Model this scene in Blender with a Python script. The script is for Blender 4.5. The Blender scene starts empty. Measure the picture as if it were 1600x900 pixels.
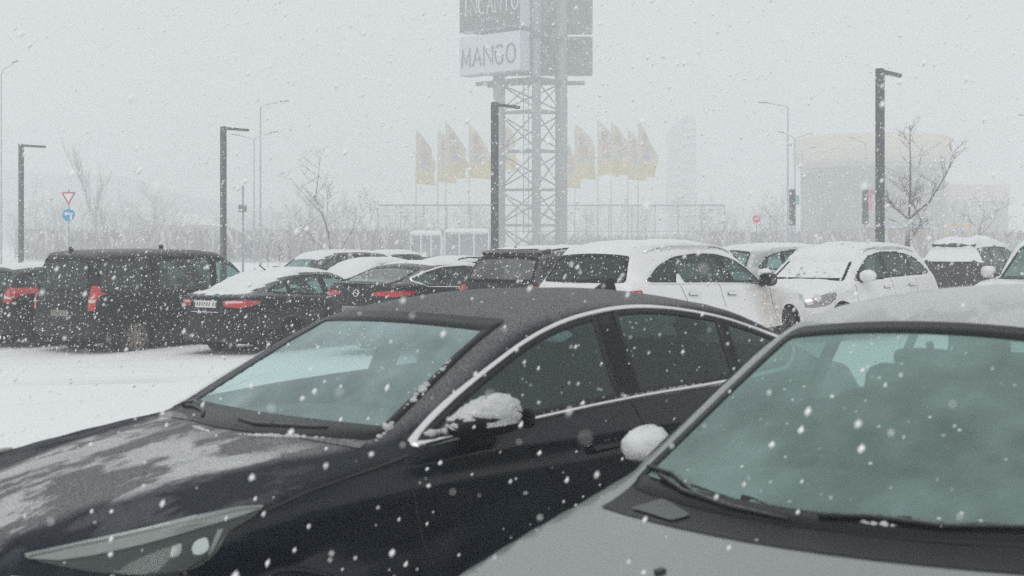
import bpy, bmesh, math, random
import numpy as np
from mathutils import Vector, Matrix

R = math.radians
scene = bpy.context.scene
COL = scene.collection

# ------------------------------------------------------------------ camera
EYE = 1.705                      # metres above the snow, a standing photographer
cam_data = bpy.data.cameras.new('camera')
cam = bpy.data.objects.new('camera', cam_data)
COL.objects.link(cam)
cam.location = (0, 0, EYE)
cam.rotation_euler = (R(90), 0, 0)
cam_data.sensor_width = 36.0
cam_data.lens = 47.25
cam_data.shift_y = -0.0419       # the photograph is cropped: horizon above its middle
cam_data.clip_start = 0.05
cam_data.clip_end = 4000
cam_data.dof.use_dof = True
cam_data.dof.focus_distance = 24
cam_data.dof.aperture_fstop = 4.6
scene.camera = cam

# ------------------------------------------------------------------ overcast sky
SUN_ELEV, SUN_AZ = 52, 200
world = bpy.data.worlds.new('World')
scene.world = world
world.use_nodes = True
nt = world.node_tree
nt.nodes.clear()
n_sky = nt.nodes.new('ShaderNodeTexSky')
n_sky.sky_type = 'NISHITA'
n_sky.sun_disc = False
n_sky.sun_elevation = R(SUN_ELEV)
n_sky.sun_rotation = R(SUN_AZ)
n_sky.dust_density = 6
n_mix = nt.nodes.new('ShaderNodeMix')
n_mix.data_type = 'RGBA'
n_mix.inputs['Factor'].default_value = 0.92
n_mix.inputs['B'].default_value = (7.65, 7.86, 7.95, 1)     # the even cloud layer
n_bg = nt.nodes.new('ShaderNodeBackground')
n_bg.inputs['Strength'].default_value = 0.1
n_out = nt.nodes.new('ShaderNodeOutputWorld')
nt.links.new(n_sky.outputs['Color'], n_mix.inputs['A'])
nt.links.new(n_mix.outputs['Result'], n_bg.inputs['Color'])
nt.links.new(n_bg.outputs['Background'], n_out.inputs['Surface'])

sun_data = bpy.data.lights.new('sun', 'SUN')
sun_data.energy = 0.8
sun_data.angle = R(40)
sun_data.color = (1.0, 0.97, 0.94)
sun = bpy.data.objects.new('sun', sun_data)
COL.objects.link(sun)
sun.rotation_euler = (R(90 - SUN_ELEV), 0, R(180 - SUN_AZ))

vs = scene.view_settings
vs.view_transform = 'Standard'
vs.look = 'None'
vs.exposure = 0.0
vs.gamma = 1.0
vs.use_curve_mapping = False
cy = scene.cycles
cy.max_bounces = 8
cy.diffuse_bounces = 3
cy.glossy_bounces = 3
cy.transmission_bounces = 4
cy.volume_bounces = 2
cy.transparent_max_bounces = 16
cy.caustics_reflective = False
cy.caustics_refractive = False
cy.use_denoising = False

# ------------------------------------------------------------------ helpers
def link(o, parent=None):
    COL.objects.link(o)
    if parent is not None:
        o.parent = parent
    return o

def tag(o, label=None, cat=None, group=None, kind=None):
    if label: o['label'] = label
    if cat: o['category'] = cat
    if group: o['group'] = group
    if kind: o['kind'] = kind
    return o

def empty(name, loc=(0, 0, 0), rz=0.0):
    o = bpy.data.objects.new(name, None)
    o.empty_display_size = 0.3
    o.location = loc
    o.rotation_euler = (0, 0, rz)
    return link(o)

def mesh_obj(name, V, Fc, mat=None, parent=None, smooth=True, normals=None):
    me = bpy.data.meshes.new(name)
    V = np.asarray(V, dtype=np.float64)
    me.from_pydata(V.tolist(), [], [tuple(int(i) for i in f) for f in Fc])
    if mat is not None:
        me.materials.append(mat)
    if smooth:
        me.polygons.foreach_set('use_smooth', [True] * len(me.polygons))
    me.update()
    if normals is not None:
        me.normals_split_custom_set_from_vertices(np.asarray(normals).tolist())
    return link(bpy.data.objects.new(name, me), parent)

def copy_tree(o, parent=None, loc=None, rz=None, sc=None):
    c = o.copy()
    COL.objects.link(c)
    if parent is not None:
        c.parent = parent
    if loc is not None: c.location = loc
    if rz is not None: c.rotation_euler = (0, 0, rz)
    if sc is not None: c.scale = (sc, sc, sc) if not isinstance(sc, tuple) else sc
    for ch in list(o.children):
        copy_tree(ch, c)
    return c

class MB:
    """collects simple solids into one mesh"""
    def __init__(self):
        self.V, self.F = [], []
    def add(self, V, F):
        b = len(self.V)
        self.V += [tuple(v) for v in V]
        self.F += [tuple(i + b for i in f) for f in F]
        return self
    def box(self, c, d, rz=0.0, bev=0.0, rx=0.0, ry=0.0):
        bm = bmesh.new()
        bmesh.ops.create_cube(bm, size=1.0)
        for v in bm.verts:
            v.co = Vector((v.co.x * d[0], v.co.y * d[1], v.co.z * d[2]))
        if bev > 0:
            bmesh.ops.bevel(bm, geom=bm.edges[:], offset=bev, segments=2, profile=0.6, affect='EDGES')
        M = Matrix.Rotation(rz, 3, 'Z') @ Matrix.Rotation(ry, 3, 'Y') @ Matrix.Rotation(rx, 3, 'X')
        bm.verts.index_update()
        V = [M @ v.co + Vector(c) for v in bm.verts]
        F = [[v.index for v in f.verts] for f in bm.faces]
        bm.free()
        return self.add(V, F)
    def tube(self, pts, rad, n=6, cap=True):
        pts = [Vector(p) for p in pts]
        if not hasattr(rad, '__len__'):
            rad = [rad] * len(pts)
        V, F = [], []
        up = None
        for i, p in enumerate(pts):
            a = pts[max(i - 1, 0)]
            b = pts[min(i + 1, len(pts) - 1)]
            t = (b - a).normalized()
            if up is None:
                up = Vector((0, 0, 1)) if abs(t.z) < 0.9 else Vector((1, 0, 0))
            x = t.cross(up)
            if x.length < 1e-5:
                x = t.cross(Vector((0.3, 1, 0.2)))
            x.normalize()
            y = x.cross(t).normalized()
            up = y
            for k in range(n):
                an = 2 * math.pi * (k + 0.5) / n
                V.append(p + (x * math.cos(an) + y * math.sin(an)) * rad[i])
        for i in range(len(pts) - 1):
            for k in range(n):
                k2 = (k + 1) % n
                F.append((i * n + k, i * n + k2, (i + 1) * n + k2, (i + 1) * n + k))
        if cap:
            F.append(tuple(range(n - 1, -1, -1)))
            F.append(tuple(range((len(pts) - 1) * n, len(pts) * n)))
        return self.add(V, F)
    def lathe(self, prof, n=24, M=None, close=False):
        V, F = [], []
        m = len(prof)
        for k in range(n):
            an = 2 * math.pi * k / n
            for r, h in prof:
                V.append(Vector((r * math.cos(an), r * math.sin(an), h)))
        for k in range(n):
            k2 = (k + 1) % n
            for j in range(m if close else m - 1):
                j2 = (j + 1) % m
                F.append((k * m + j, k2 * m + j, k2 * m + j2, k * m + j2))
        if M is not None:
            V = [M @ v for v in V]
        return self.add(V, F)
    def blob(self, c, r, nu=12, nv=8, ex=1.0, jitter=0.0, seed=0, M=None):
        rng = random.Random(seed)
        V, F = [], []
        def sg(a, e):
            return math.copysign(abs(a) ** e, a)
        for j in range(nv + 1):
            ph = -math.pi / 2 + math.pi * j / nv
            for i in range(nu):
                th = 2 * math.pi * i / nu
                q = 1 + jitter * rng.uniform(-1, 1)
                v = Vector((sg(math.cos(ph), ex) * sg(math.cos(th), ex) * r[0] * q,
                            sg(math.cos(ph), ex) * sg(math.sin(th), ex) * r[1] * q, sg(math.sin(ph), ex) * r[2] * q))
                if M is not None: v = M @ v
                V.append(v + Vector(c))
        for j in range(nv):
            for i in range(nu):
                i2 = (i + 1) % nu
                F.append((j * nu + i, j * nu + i2, (j + 1) * nu + i2, (j + 1) * nu + i))
        return self.add(V, F)
    def build(self, name, mat, parent=None, smooth=False, auto=None):
        o = mesh_obj(name, self.V, self.F, mat, parent, smooth or auto is not None)
        if auto is not None:
            sharp_by_angle(o.data, auto)
        return o

def sharp_by_angle(me, deg):
    bm = bmesh.new(); bm.from_mesh(me)
    lim = R(deg)
    for e in bm.edges:
        if len(e.link_faces) == 2 and e.calc_face_angle(0) > lim:
            e.smooth = False
    bm.to_mesh(me); bm.free()

def px(u, v, D):
    """the point that stands D metres away where the photograph (1600 px wide) shows it"""
    return ((u - 800) / 2100 * D, D, EYE - (v - 383) / 2100 * D)

def ground_z(x, y):
    t = np.clip((np.asarray(y, float) - 6) / 12, 0, 1)
    t = t * t * (3 - 2 * t)
    return 0.03 * np.clip(x, -8, 5) * t

# ------------------------------------------------------------------ materials
def new_mat(name):
    m = bpy.data.materials.new(name)
    m.use_nodes = True
    m.node_tree.nodes.clear()
    return m, m.node_tree.nodes, m.node_tree.links

def out(N, L, sock):
    o = N.new('ShaderNodeOutputMaterial')
    L.new(sock, o.inputs['Surface'])

def principled(N, col, rough=0.5, metal=0.0, coat=0.0, spec=0.5):
    p = N.new('ShaderNodeBsdfPrincipled')
    p.inputs['Base Color'].default_value = (*col, 1)
    p.inputs['Roughness'].default_value = rough
    p.inputs['Metallic'].default_value = metal
    p.inputs['Coat Weight'].default_value = coat
    p.inputs['Coat Roughness'].default_value = 0.08
    p.inputs['Specular IOR Level'].default_value = spec
    return p

def noise(N, L, scale, detail=4, rough=0.6, vec=None, coord='Object', mapping=None):
    if vec is None:
        tc = N.new('ShaderNodeTexCoord')
        vec = tc.outputs[coord]
    if mapping is not None:
        mp = N.new('ShaderNodeMapping')
        mp.inputs['Scale'].default_value = mapping[0]
        mp.inputs['Rotation'].default_value = mapping[1]
        L.new(vec, mp.inputs['Vector'])
        vec = mp.outputs['Vector']
    t = N.new('ShaderNodeTexNoise')
    t.inputs['Scale'].default_value = scale
    t.inputs['Detail'].default_value = detail
    t.inputs['Roughness'].default_value = rough
    L.new(vec, t.inputs['Vector'])
    return t.outputs['Fac']

def math_n(N, L, op, a, b=None, c=None, clamp=False):
    m = N.new('ShaderNodeMath')
    m.operation = op
    m.use_clamp = clamp
    for i, x in enumerate((a, b, c)):
        if x is None: continue
        if isinstance(x, (int, float)): m.inputs[i].default_value = x
        else: L.new(x, m.inputs[i])
    return m.outputs[0]

def ramp(N, L, f, a, b, lo=0.0, hi=1.0):
    m = N.new('ShaderNodeMapRange')
    m.interpolation_type = 'SMOOTHSTEP'
    m.inputs['From Min'].default_value = a
    m.inputs['From Max'].default_value = b
    m.inputs['To Min'].default_value = lo
    m.inputs['To Max'].default_value = hi
    L.new(f, m.inputs['Value'])
    return m.outputs['Result']

def mixcol(N, L, f, a, b):
    m = N.new('ShaderNodeMix'); m.data_type = 'RGBA'
    for s, x in (('Factor', f), ('A', a), ('B', b)):
        if isinstance(x, tuple): m.inputs[s].default_value = (*x, 1) if len(x) == 3 else x
        elif isinstance(x, (int, float)): m.inputs[s].default_value = x
        else: L.new(x, m.inputs[s])
    return m.outputs['Result']

def mixsh(N, L, f, a, b):
    m = N.new('ShaderNodeMixShader')
    if isinstance(f, (int, float)): m.inputs[0].default_value = f
    else: L.new(f, m.inputs[0])
    L.new(a, m.inputs[1]); L.new(b, m.inputs[2])
    return m.outputs[0]

def bump(N, L, h, strength, dist=0.01):
    b = N.new('ShaderNodeBump')
    b.inputs['Strength'].default_value = strength
    b.inputs['Distance'].default_value = dist
    L.new(h, b.inputs['Height'])
    return b.outputs['Normal']

def up_mask(N, L, a, b):
    g = N.new('ShaderNodeNewGeometry')
    sx = N.new('ShaderNodeSeparateXYZ')
    L.new(g.outputs['Normal'], sx.inputs[0])
    return ramp(N, L, sx.outputs['Z'], a, b), g

SNOW = (0.80, 0.82, 0.83)

def paint_mat(name, col, rough=0.22, metal=0.0, coat=1.0, spec=0.4, snow=0.0, fine=0.3, lo=0.35, hi=0.8, patch=3.0,
              inner=(0.03, 0.03, 0.032), dirt=0.0, dirt_col=(0.30, 0.22, 0.15), dirt_at=None, clump=None, frost=0.0):
    """car paint with windblown snow dust on the faces that look up, road dirt low down, dark lining inside"""
    m, N, L = new_mat(name)
    pr = principled(N, col, rough, metal, coat, spec)
    wet = noise(N, L, 45, 3)
    r = math_n(N, L, 'MULTIPLY_ADD', wet, 0.18, rough - 0.07)
    if frost > 0:                       # a film of frost dulls the faces that look up
        upf, _g = up_mask(N, L, .45, .85)
        r = math_n(N, L, 'MULTIPLY_ADD', upf, frost, r)
        L.new(math_n(N, L, 'MULTIPLY_ADD', upf, -spec * .85, spec), pr.inputs['Specular IOR Level'])
        L.new(math_n(N, L, 'MULTIPLY_ADD', upf, -coat, coat), pr.inputs['Coat Weight'])
    L.new(r, pr.inputs['Roughness'])
    cur = mixcol(N, L, 0.0, col, col)
    if dirt > 0:
        tc = N.new('ShaderNodeTexCoord')
        sep = N.new('ShaderNodeSeparateXYZ'); L.new(tc.outputs['Object'], sep.inputs[0])
        low = ramp(N, L, sep.outputs['Z'], 0.75, 0.2)
        dn = noise(N, L, 5, 5)
        dm = math_n(N, L, 'MULTIPLY', low, ramp(N, L, dn, 0.3, 0.75), clamp=True)
        dm = math_n(N, L, 'MULTIPLY', dm, dirt)
        if dirt_at is not None:
            vd = N.new('ShaderNodeVectorMath'); vd.operation = 'DISTANCE'
            L.new(tc.outputs['Object'], vd.inputs[0]); vd.inputs[1].default_value = dirt_at
            near = ramp(N, L, vd.outputs['Value'], 0.85, 0.1)
            near = math_n(N, L, 'MULTIPLY', near, ramp(N, L, noise(N, L, 9, 5), 0.25, 0.6))
            dm = math_n(N, L, 'MAXIMUM', dm, math_n(N, L, 'MULTIPLY', near, 0.75))
        cur = mixcol(N, L, dm, col, dirt_col)
        L.new(cur, pr.inputs['Base Color'])
    sh = pr.outputs[0]
    if snow > 0:
        up, g = up_mask(N, L, lo, hi)
        big = noise(N, L, patch, 5, 0.65, mapping=((0.6, 1.35, 1), (0, 0, R(20))))
        fin = noise(N, L, 210, 3, 0.7)
        s1 = ramp(N, L, big, 0.70 - 0.22 * snow, 0.80 - 0.22 * snow)
        gr = ramp(N, L, fin, 0.30, 0.68)
        s1 = math_n(N, L, 'MULTIPLY', s1, math_n(N, L, 'MULTIPLY_ADD', gr, 0.6, 0.4))
        if clump:
            tcb = N.new('ShaderNodeTexCoord'); sb_ = N.new('ShaderNodeSeparateXYZ'); L.new(tcb.outputs['Object'], sb_.inputs[0])
            ed = math_n(N, L, 'MULTIPLY_ADD', sb_.outputs['X'], .30, math_n(N, L, 'ABSOLUTE', sb_.outputs['Y']))
            ed = math_n(N, L, 'MULTIPLY_ADD', noise(N, L, 7, 4), .10, ed)
            up = math_n(N, L, 'MULTIPLY', up, ramp(N, L, ed, clump[0], clump[1], .16, 1.0))
            wide = ramp(N, L, noise(N, L, 1.1, 2), .28, .50)
            s1 = math_n(N, L, 'MULTIPLY', ramp(N, L, big, .42, .56), math_n(N, L, 'MULTIPLY_ADD', wide, .75, .25))
            s1 = math_n(N, L, 'MULTIPLY', s1, math_n(N, L, 'MULTIPLY_ADD', gr, .75, .38, True))
            s1 = math_n(N, L, 'MULTIPLY', s1, ramp(N, L, sb_.outputs['X'], .85, 1.35, .25, 1.0))
        s2 = math_n(N, L, 'MULTIPLY', gr, fine)
        s = math_n(N, L, 'MAXIMUM', s1, s2)
        s = math_n(N, L, 'MULTIPLY', s, up, clamp=True)
        sn = principled(N, SNOW, 0.85, 0, 0, 0.2)
        nb = bump(N, L, math_n(N, L, 'ADD', math_n(N, L, 'MULTIPLY', s1, 2.0), fin), 0.6, 0.008)
        L.new(nb, sn.inputs['Normal'])
        sh = mixsh(N, L, s, sh, sn.outputs[0])
    g2 = N.new('ShaderNodeNewGeometry')
    ins = principled(N, inner, 0.9)
    sh = mixsh(N, L, g2.outputs['Backfacing'], sh, ins.outputs[0])
    out(N, L, sh)
    return m

def glass_mat(name, tint=(0.55, 0.66, 0.64), film=0.15, film_col=(0.62, 0.78, 0.78), spots=0.3, snow=0.0, gloss=1.0, edge=0.0):
    """tinted car glass, misted and wet, with some flakes sticking to it"""
    m, N, L = new_mat(name)
    tr = N.new('ShaderNodeBsdfTransparent'); tr.inputs['Color'].default_value = (*tint, 1)
    gl = N.new('ShaderNodeBsdfGlossy'); gl.inputs['Roughness'].default_value = 0.03
    gl.inputs['Color'].default_value = (0.85 * gloss, 0.95 * gloss, 0.95 * gloss, 1)
    lw = N.new('ShaderNodeLayerWeight'); lw.inputs['Blend'].default_value = .5
    fr = math_n(N, L, 'MULTIPLY_ADD', math_n(N, L, 'POWER', lw.outputs['Facing'], 5.0), .92, .06)   # thin sheet: the same from both sides
    sh = mixsh(N, L, fr, tr.outputs[0], gl.outputs[0])
    df = N.new('ShaderNodeBsdfDiffuse'); df.inputs['Color'].default_value = (*film_col, 1)
    big = noise(N, L, 1.6, 3)
    mott = noise(N, L, 7, 6, .7)
    ff = math_n(N, L, 'MULTIPLY', math_n(N, L, 'MULTIPLY', ramp(N, L, big, 0.3, 0.7, 0.62, 1.3), ramp(N, L, mott, .25, .75, .85, 1.15)), film)
    sh = mixsh(N, L, ff, sh, df.outputs[0])
    sn = principled(N, SNOW, 0.8, 0, 0, 0.2)
    vo = N.new('ShaderNodeTexVoronoi'); vo.inputs['Scale'].default_value = 26
    vo.inputs['Randomness'].default_value = 1.0
    tc = N.new('ShaderNodeTexCoord'); L.new(tc.outputs['Object'], vo.inputs['Vector'])
    sp = ramp(N, L, vo.outputs['Distance'], 0.19, 0.05)
    sel = N.new('ShaderNodeSeparateColor'); L.new(vo.outputs['Color'], sel.inputs[0])
    sp = math_n(N, L, 'MULTIPLY', sp, ramp(N, L, sel.outputs[0], 0.55, 0.95))
    sp = math_n(N, L, 'MULTIPLY', sp, spots)
    if snow > 0:
        ns = noise(N, L, 5.5, 6, 0.7)
        cov = ramp(N, L, ns, 0.72 - 0.42 * snow, 0.86 - 0.42 * snow)
        sp = math_n(N, L, 'MAXIMUM', sp, math_n(N, L, 'MULTIPLY', cov, 0.95))
        L.new(bump(N, L, ns, 0.9, 0.03), sn.inputs['Normal'])
    sh = mixsh(N, L, sp, sh, sn.outputs[0])
    out(N, L, sh)
    return m

def plain(name, col, rough=0.5, metal=0.0, coat=0.0, nscale=0, namt=0.0, snow=0.0, bmp=0.0, lo=0.3, hi=0.7):
    m, N, L = new_mat(name)
    p = principled(N, col, rough, metal, coat)
    sh = p.outputs[0]
    if nscale:
        f = noise(N, L, nscale, 5)
        L.new(mixcol(N, L, math_n(N, L, 'MULTIPLY', f, namt), col, tuple(min(1, c * 2.2 + 0.04) for c in col)), p.inputs['Base Color'])
        if bmp: L.new(bump(N, L, f, bmp, 0.02), p.inputs['Normal'])
    if snow > 0:
        up, g = up_mask(N, L, lo, hi)
        fn = ramp(N, L, noise(N, L, 60, 3), 0.3, 0.6)
        s = math_n(N, L, 'MULTIPLY', math_n(N, L, 'MULTIPLY', up, fn), snow, clamp=True)
        sn = principled(N, SNOW, 0.85, 0, 0, 0.2)
        sh = mixsh(N, L, s, sh, sn.outputs[0])
    out(N, L, sh)
    return m

def snow_mat(name, col=SNOW, bscale=30, bstr=0.5, dist=0.02, tint=0.0):
    m, N, L = new_mat(name)
    p = principled(N, col, 0.8, 0, 0, 0.25)
    f = noise(N, L, bscale, 6, 0.7)
    L.new(bump(N, L, f, bstr, dist), p.inputs['Normal'])
    f2 = noise(N, L, bscale * 0.06, 5)
    L.new(mixcol(N, L, ramp(N, L, f2, 0.35, 0.7), tuple(c * (1 - tint) for c in col), col), p.inputs['Base Color'])
    out(N, L, p.outputs[0])
    return m
# ------------------------------------------------------------------ car bodies
def curve(pts):
    """smooth monotone-ish curve through (x, y) points"""
    P = np.array(sorted(pts), float)
    x, y = P[:, 0], P[:, 1]
    h = np.diff(x); d = np.diff(y) / h
    m = np.zeros(len(x))
    m[0], m[-1] = d[0], d[-1]
    for i in range(1, len(x) - 1):
        if d[i - 1] * d[i] > 0:
            w1, w2 = 2 * h[i] + h[i - 1], h[i] + 2 * h[i - 1]
            m[i] = (w1 + w2) / (w1 / d[i - 1] + w2 / d[i])
    def f(q):
        q = np.asarray(q, float)
        qc = np.clip(q, x[0], x[-1])
        i = np.clip(np.searchsorted(x, qc) - 1, 0, len(h) - 1)
        t = (qc - x[i]) / h[i]
        h00 = 2 * t**3 - 3 * t**2 + 1; h10 = t**3 - 2 * t**2 + t
        h01 = -2 * t**3 + 3 * t**2; h11 = t**3 - t**2
        return h00 * y[i] + h10 * h[i] * m[i] + h01 * y[i + 1] + h11 * h[i] * m[i + 1]
    return f

def smax(a, b, k):
    h = np.maximum(k - np.abs(a - b), 0) / k
    return np.maximum(a, b) + h * h * k * 0.25

class Body:
    """Closed car shell as an implicit solid in (s, w, z): s metres back from the nose, w to the car's left, z up."""
    def __init__(s, **P):
        d = dict(L=4.8, W=1.85, deck=None, crown=0.045, deck_hood_end=1.4, low=0.2,
                 inset=[(0.15, .11), (0.28, .05), (0.5, .0), (0.66, .0), (0.8, .012), (0.9, .03), (1.02, .065), (1.2, .09)],
                 plan=[(0, .10), (.35, .045), (.8, .012), (1.5, 0), (3.4, 0), (4.2, .03), (4.8, .10)],
                 nose=[(.15, .16), (.3, .06), (.5, 0), (.65, .02), (.8, .12), (1.0, .3)], nose_c=.38, nose_p=2.4,
                 tail=[(.15, .14), (.3, .05), (.55, 0), (.8, .02), (1.0, .07), (1.2, .1)], tail_c=.20, tail_p=2.6,
                 ws0=(1.35, .95), ws1=(2.15, 1.40), ws_c=.15, rg0=(4.4, 1.08), rg1=(3.75, 1.40), rg_c=.10,
                 roof=[(1.9, 1.36), (2.5, 1.45), (3.0, 1.46), (3.9, 1.38)], roof_c=.13,
                 zb=1.0, wb=.86, zt=1.42, wt=.64, taper=[(1.3, -.05), (2.2, 0), (3.4, 0), (4.4, -.06)],
                 kB=.07, kG=.09, kU=.03, wheels=(.93, 3.75), Rw=.335, crease=0.0, crease_z=.85)
        d.update(P); s.p = d; s.L = d['L']
        s.deck = curve(d['deck']); s.inset = curve(d['inset']); s.plan = curve(d['plan'])
        s.nose = curve(d['nose']); s.tail = curve(d['tail']); s.roofc = curve(d['roof']); s.tap = curve(d['taper'])
    def halfw(s, S, Z):
        d = s.p
        hw = d['W'] / 2 - s.inset(Z) - s.plan(S)
        if d['crease']:
            hw = hw - d['crease'] * np.exp(-((Z - d['crease_z']) / .035) ** 2)
        return hw
    def F(s, S, Wd, Z):
        d = s.p
        aw = np.abs(Wd)
        hw = s.halfw(S, Z)
        g = aw - hw
        hb = d['W'] / 2 - s.plan(S)
        top = Z - (s.deck(S) + d['crown'] * (1 - (aw / hb) ** 2))
        g = smax(g, top, d['kB'])
        q = np.clip((S - (d['L'] - 1.0)) / .7, 0, 1)
        g = smax(g, d['low'] + d.get('lift', .10) * q * q * (3 - 2 * q) - Z, .06)
        u = aw / (d['W'] / 2)
        gn = (s.nose(Z) + d['nose_c'] * u ** d['nose_p']) - S
        gt = S - (d['L'] - s.tail(Z) - d['tail_c'] * u ** d['tail_p'])
        g = smax(smax(g, gn, .08), gt, .06)
        # greenhouse
        (a0, b0), (a1, b1) = d['ws0'], d['ws1']
        ln = math.hypot(a1 - a0, b1 - b0)
        h = ((Z - b0) * (a1 - a0) - (S - a0 - d['ws_c'] * Wd ** 2) * (b1 - b0)) / ln
        (a2, b2), (a3, b3) = d['rg0'], d['rg1']
        ln2 = math.hypot(a2 - a3, b2 - b3)
        h2 = ((S - a2 + d['rg_c'] * Wd ** 2) * (b3 - b2) + (Z - b2) * (a2 - a3)) / ln2
        rf = Z - (s.roofc(S) - d['roof_c'] * Wd ** 2)
        sl = (d['wt'] - d['wb']) / (d['zt'] - d['zb'])
        sg = (aw - (d['wb'] + (Z - d['zb']) * sl + s.tap(S))) / math.sqrt(1 + sl * sl)
        G = smax(smax(smax(h, h2, .06), rf, d['kG']), sg, d['kG'])
        G = smax(smax(smax(G, .45 - Z, .02), gn, .06), gt + .012, .05)
        return -smax(-g, -G, d['kU'])
    def N(s, P, e=2e-3):
        S, W, Z = P[..., 0], P[..., 1], P[..., 2]
        n = np.stack([s.F(S + e, W, Z) - s.F(S - e, W, Z), s.F(S, W + e, Z) - s.F(S, W - e, Z),
                      s.F(S, W, Z + e) - s.F(S, W, Z - e)], -1)
        return n / np.maximum(np.linalg.norm(n, axis=-1, keepdims=True), 1e-9)
    def cast(s, O, D, tmax, steps=90):
        """first hit of rays O + t D, coming from outside"""
        O = np.asarray(O, float); D = np.asarray(D, float)
        ts = np.linspace(0, tmax, steps)
        hit = np.full(O.shape[0], np.nan)
        lo = np.zeros(O.shape[0]); hi = np.full(O.shape[0], float(tmax)); found = np.zeros(O.shape[0], bool)
        for i in range(1, steps):
            P = O + D * ts[i]
            ins = (s.F(P[:, 0], P[:, 1], P[:, 2]) < 0) & ~found
            lo[ins] = ts[i - 1]; hi[ins] = ts[i]; found |= ins
        for _ in range(15):
            mid = (lo + hi) / 2
            P = O + D * mid[:, None]
            ins = s.F(P[:, 0], P[:, 1], P[:, 2]) < 0
            hi = np.where(ins, mid, hi); lo = np.where(ins, lo, mid)
        P = O + D * hi[:, None]
        P[~found] = np.nan
        return P
    def project(s, uv, az):
        """uv: (n,2) in the view from azimuth az (0 front, 90 left side, 180 rear, 'top')"""
        uv = np.asarray(uv, float)
        memo = s.__dict__.setdefault('memo', {})
        key = (az, uv.tobytes())
        if key not in memo:
            memo[key] = s._project(uv, az)
        return memo[key].copy()
    def _project(s, uv, az):
        if az == 'top':
            O = np.stack([uv[:, 0], uv[:, 1], np.full(len(uv), 2.0)], 1)
            return s.cast(O, np.tile([0, 0, -1.0], (len(uv), 1)), 1.5, 22)
        a = math.radians(az)
        o = np.array([-math.cos(a), math.sin(a), 0]); t = np.array([math.sin(a), math.cos(a), 0])
        c = np.array([s.L / 2, 0, 0])
        ext = abs(o[0]) * s.L / 2 + abs(o[1]) * s.p['W'] / 2 + .06
        O = c + o * ext + np.outer(uv[:, 0] - (c @ t), t) + np.stack([0 * uv[:, 1], 0 * uv[:, 1], uv[:, 1]], 1)
        if az in (90, 270): return s.cast(O, np.tile(-o, (len(uv), 1)), 1.0, 14)
        return s.cast(O, np.tile(-o, (len(uv), 1)), 2.6, 40)

def round_poly(pts, r=.05, n=4, closed=True):
    P = [np.array(p, float) for p in pts]
    outp = []
    m = len(P)
    for i in range(m):
        if not closed and i in (0, m - 1):
            outp.append(P[i]); continue
        a, b, c = P[i - 1], P[i], P[(i + 1) % m]
        rr = r[i] if hasattr(r, '__len__') else r
        la, lc = np.linalg.norm(a - b), np.linalg.norm(c - b)
        q = min(rr, la * .48, lc * .48)
        p0, p2 = b + (a - b) / la * q, b + (c - b) / lc * q
        for k in range(n + 1):
            t = k / n
            outp.append((1 - t) ** 2 * p0 + 2 * t * (1 - t) * b + t * t * p2)
    return np.array(outp)

def densify(P, step, closed=True):
    o = []
    m = len(P)
    for i in range(m if closed else m - 1):
        a, b = P[i], P[(i + 1) % m]
        k = max(1, int(math.ceil(np.linalg.norm(b - a) / step)))
        for j in range(k):
            o.append(a + (b - a) * j / k)
    if not closed: o.append(P[-1])
    P = np.array(o)
    keep = [0]
    for i in range(1, len(P)):
        if np.linalg.norm(P[i] - P[keep[-1]]) > 1e-4: keep.append(i)
    return P[keep]

def offset2d(P, d, closed=True):
    nx = np.roll(P, -1, 0) - np.roll(P, 1, 0)
    if not closed:
        nx[0] = P[1] - P[0]; nx[-1] = P[-1] - P[-2]
    nx /= np.maximum(np.linalg.norm(nx, axis=1, keepdims=True), 1e-9)
    nn = np.stack([nx[:, 1], -nx[:, 0]], 1)
    if closed:
        area = .5 * np.sum(P[:, 0] * np.roll(P[:, 1], -1) - np.roll(P[:, 0], -1) * P[:, 1])
        if area < 0: nn = -nn
    return P + nn * d          # positive d is outward on closed outlines

def in_poly(Q, P):
    x, y = Q[:, 0], Q[:, 1]
    c = np.zeros(len(Q), bool)
    j = len(P) - 1
    for i in range(len(P)):
        xi, yi, xj, yj = P[i, 0], P[i, 1], P[j, 0], P[j, 1]
        if yi != yj:
            t = ((yi > y) != (yj > y)) & (x < (xj - xi) * (y - yi) / (yj - yi) + xi)
            c ^= t
        j = i
    return c

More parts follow.
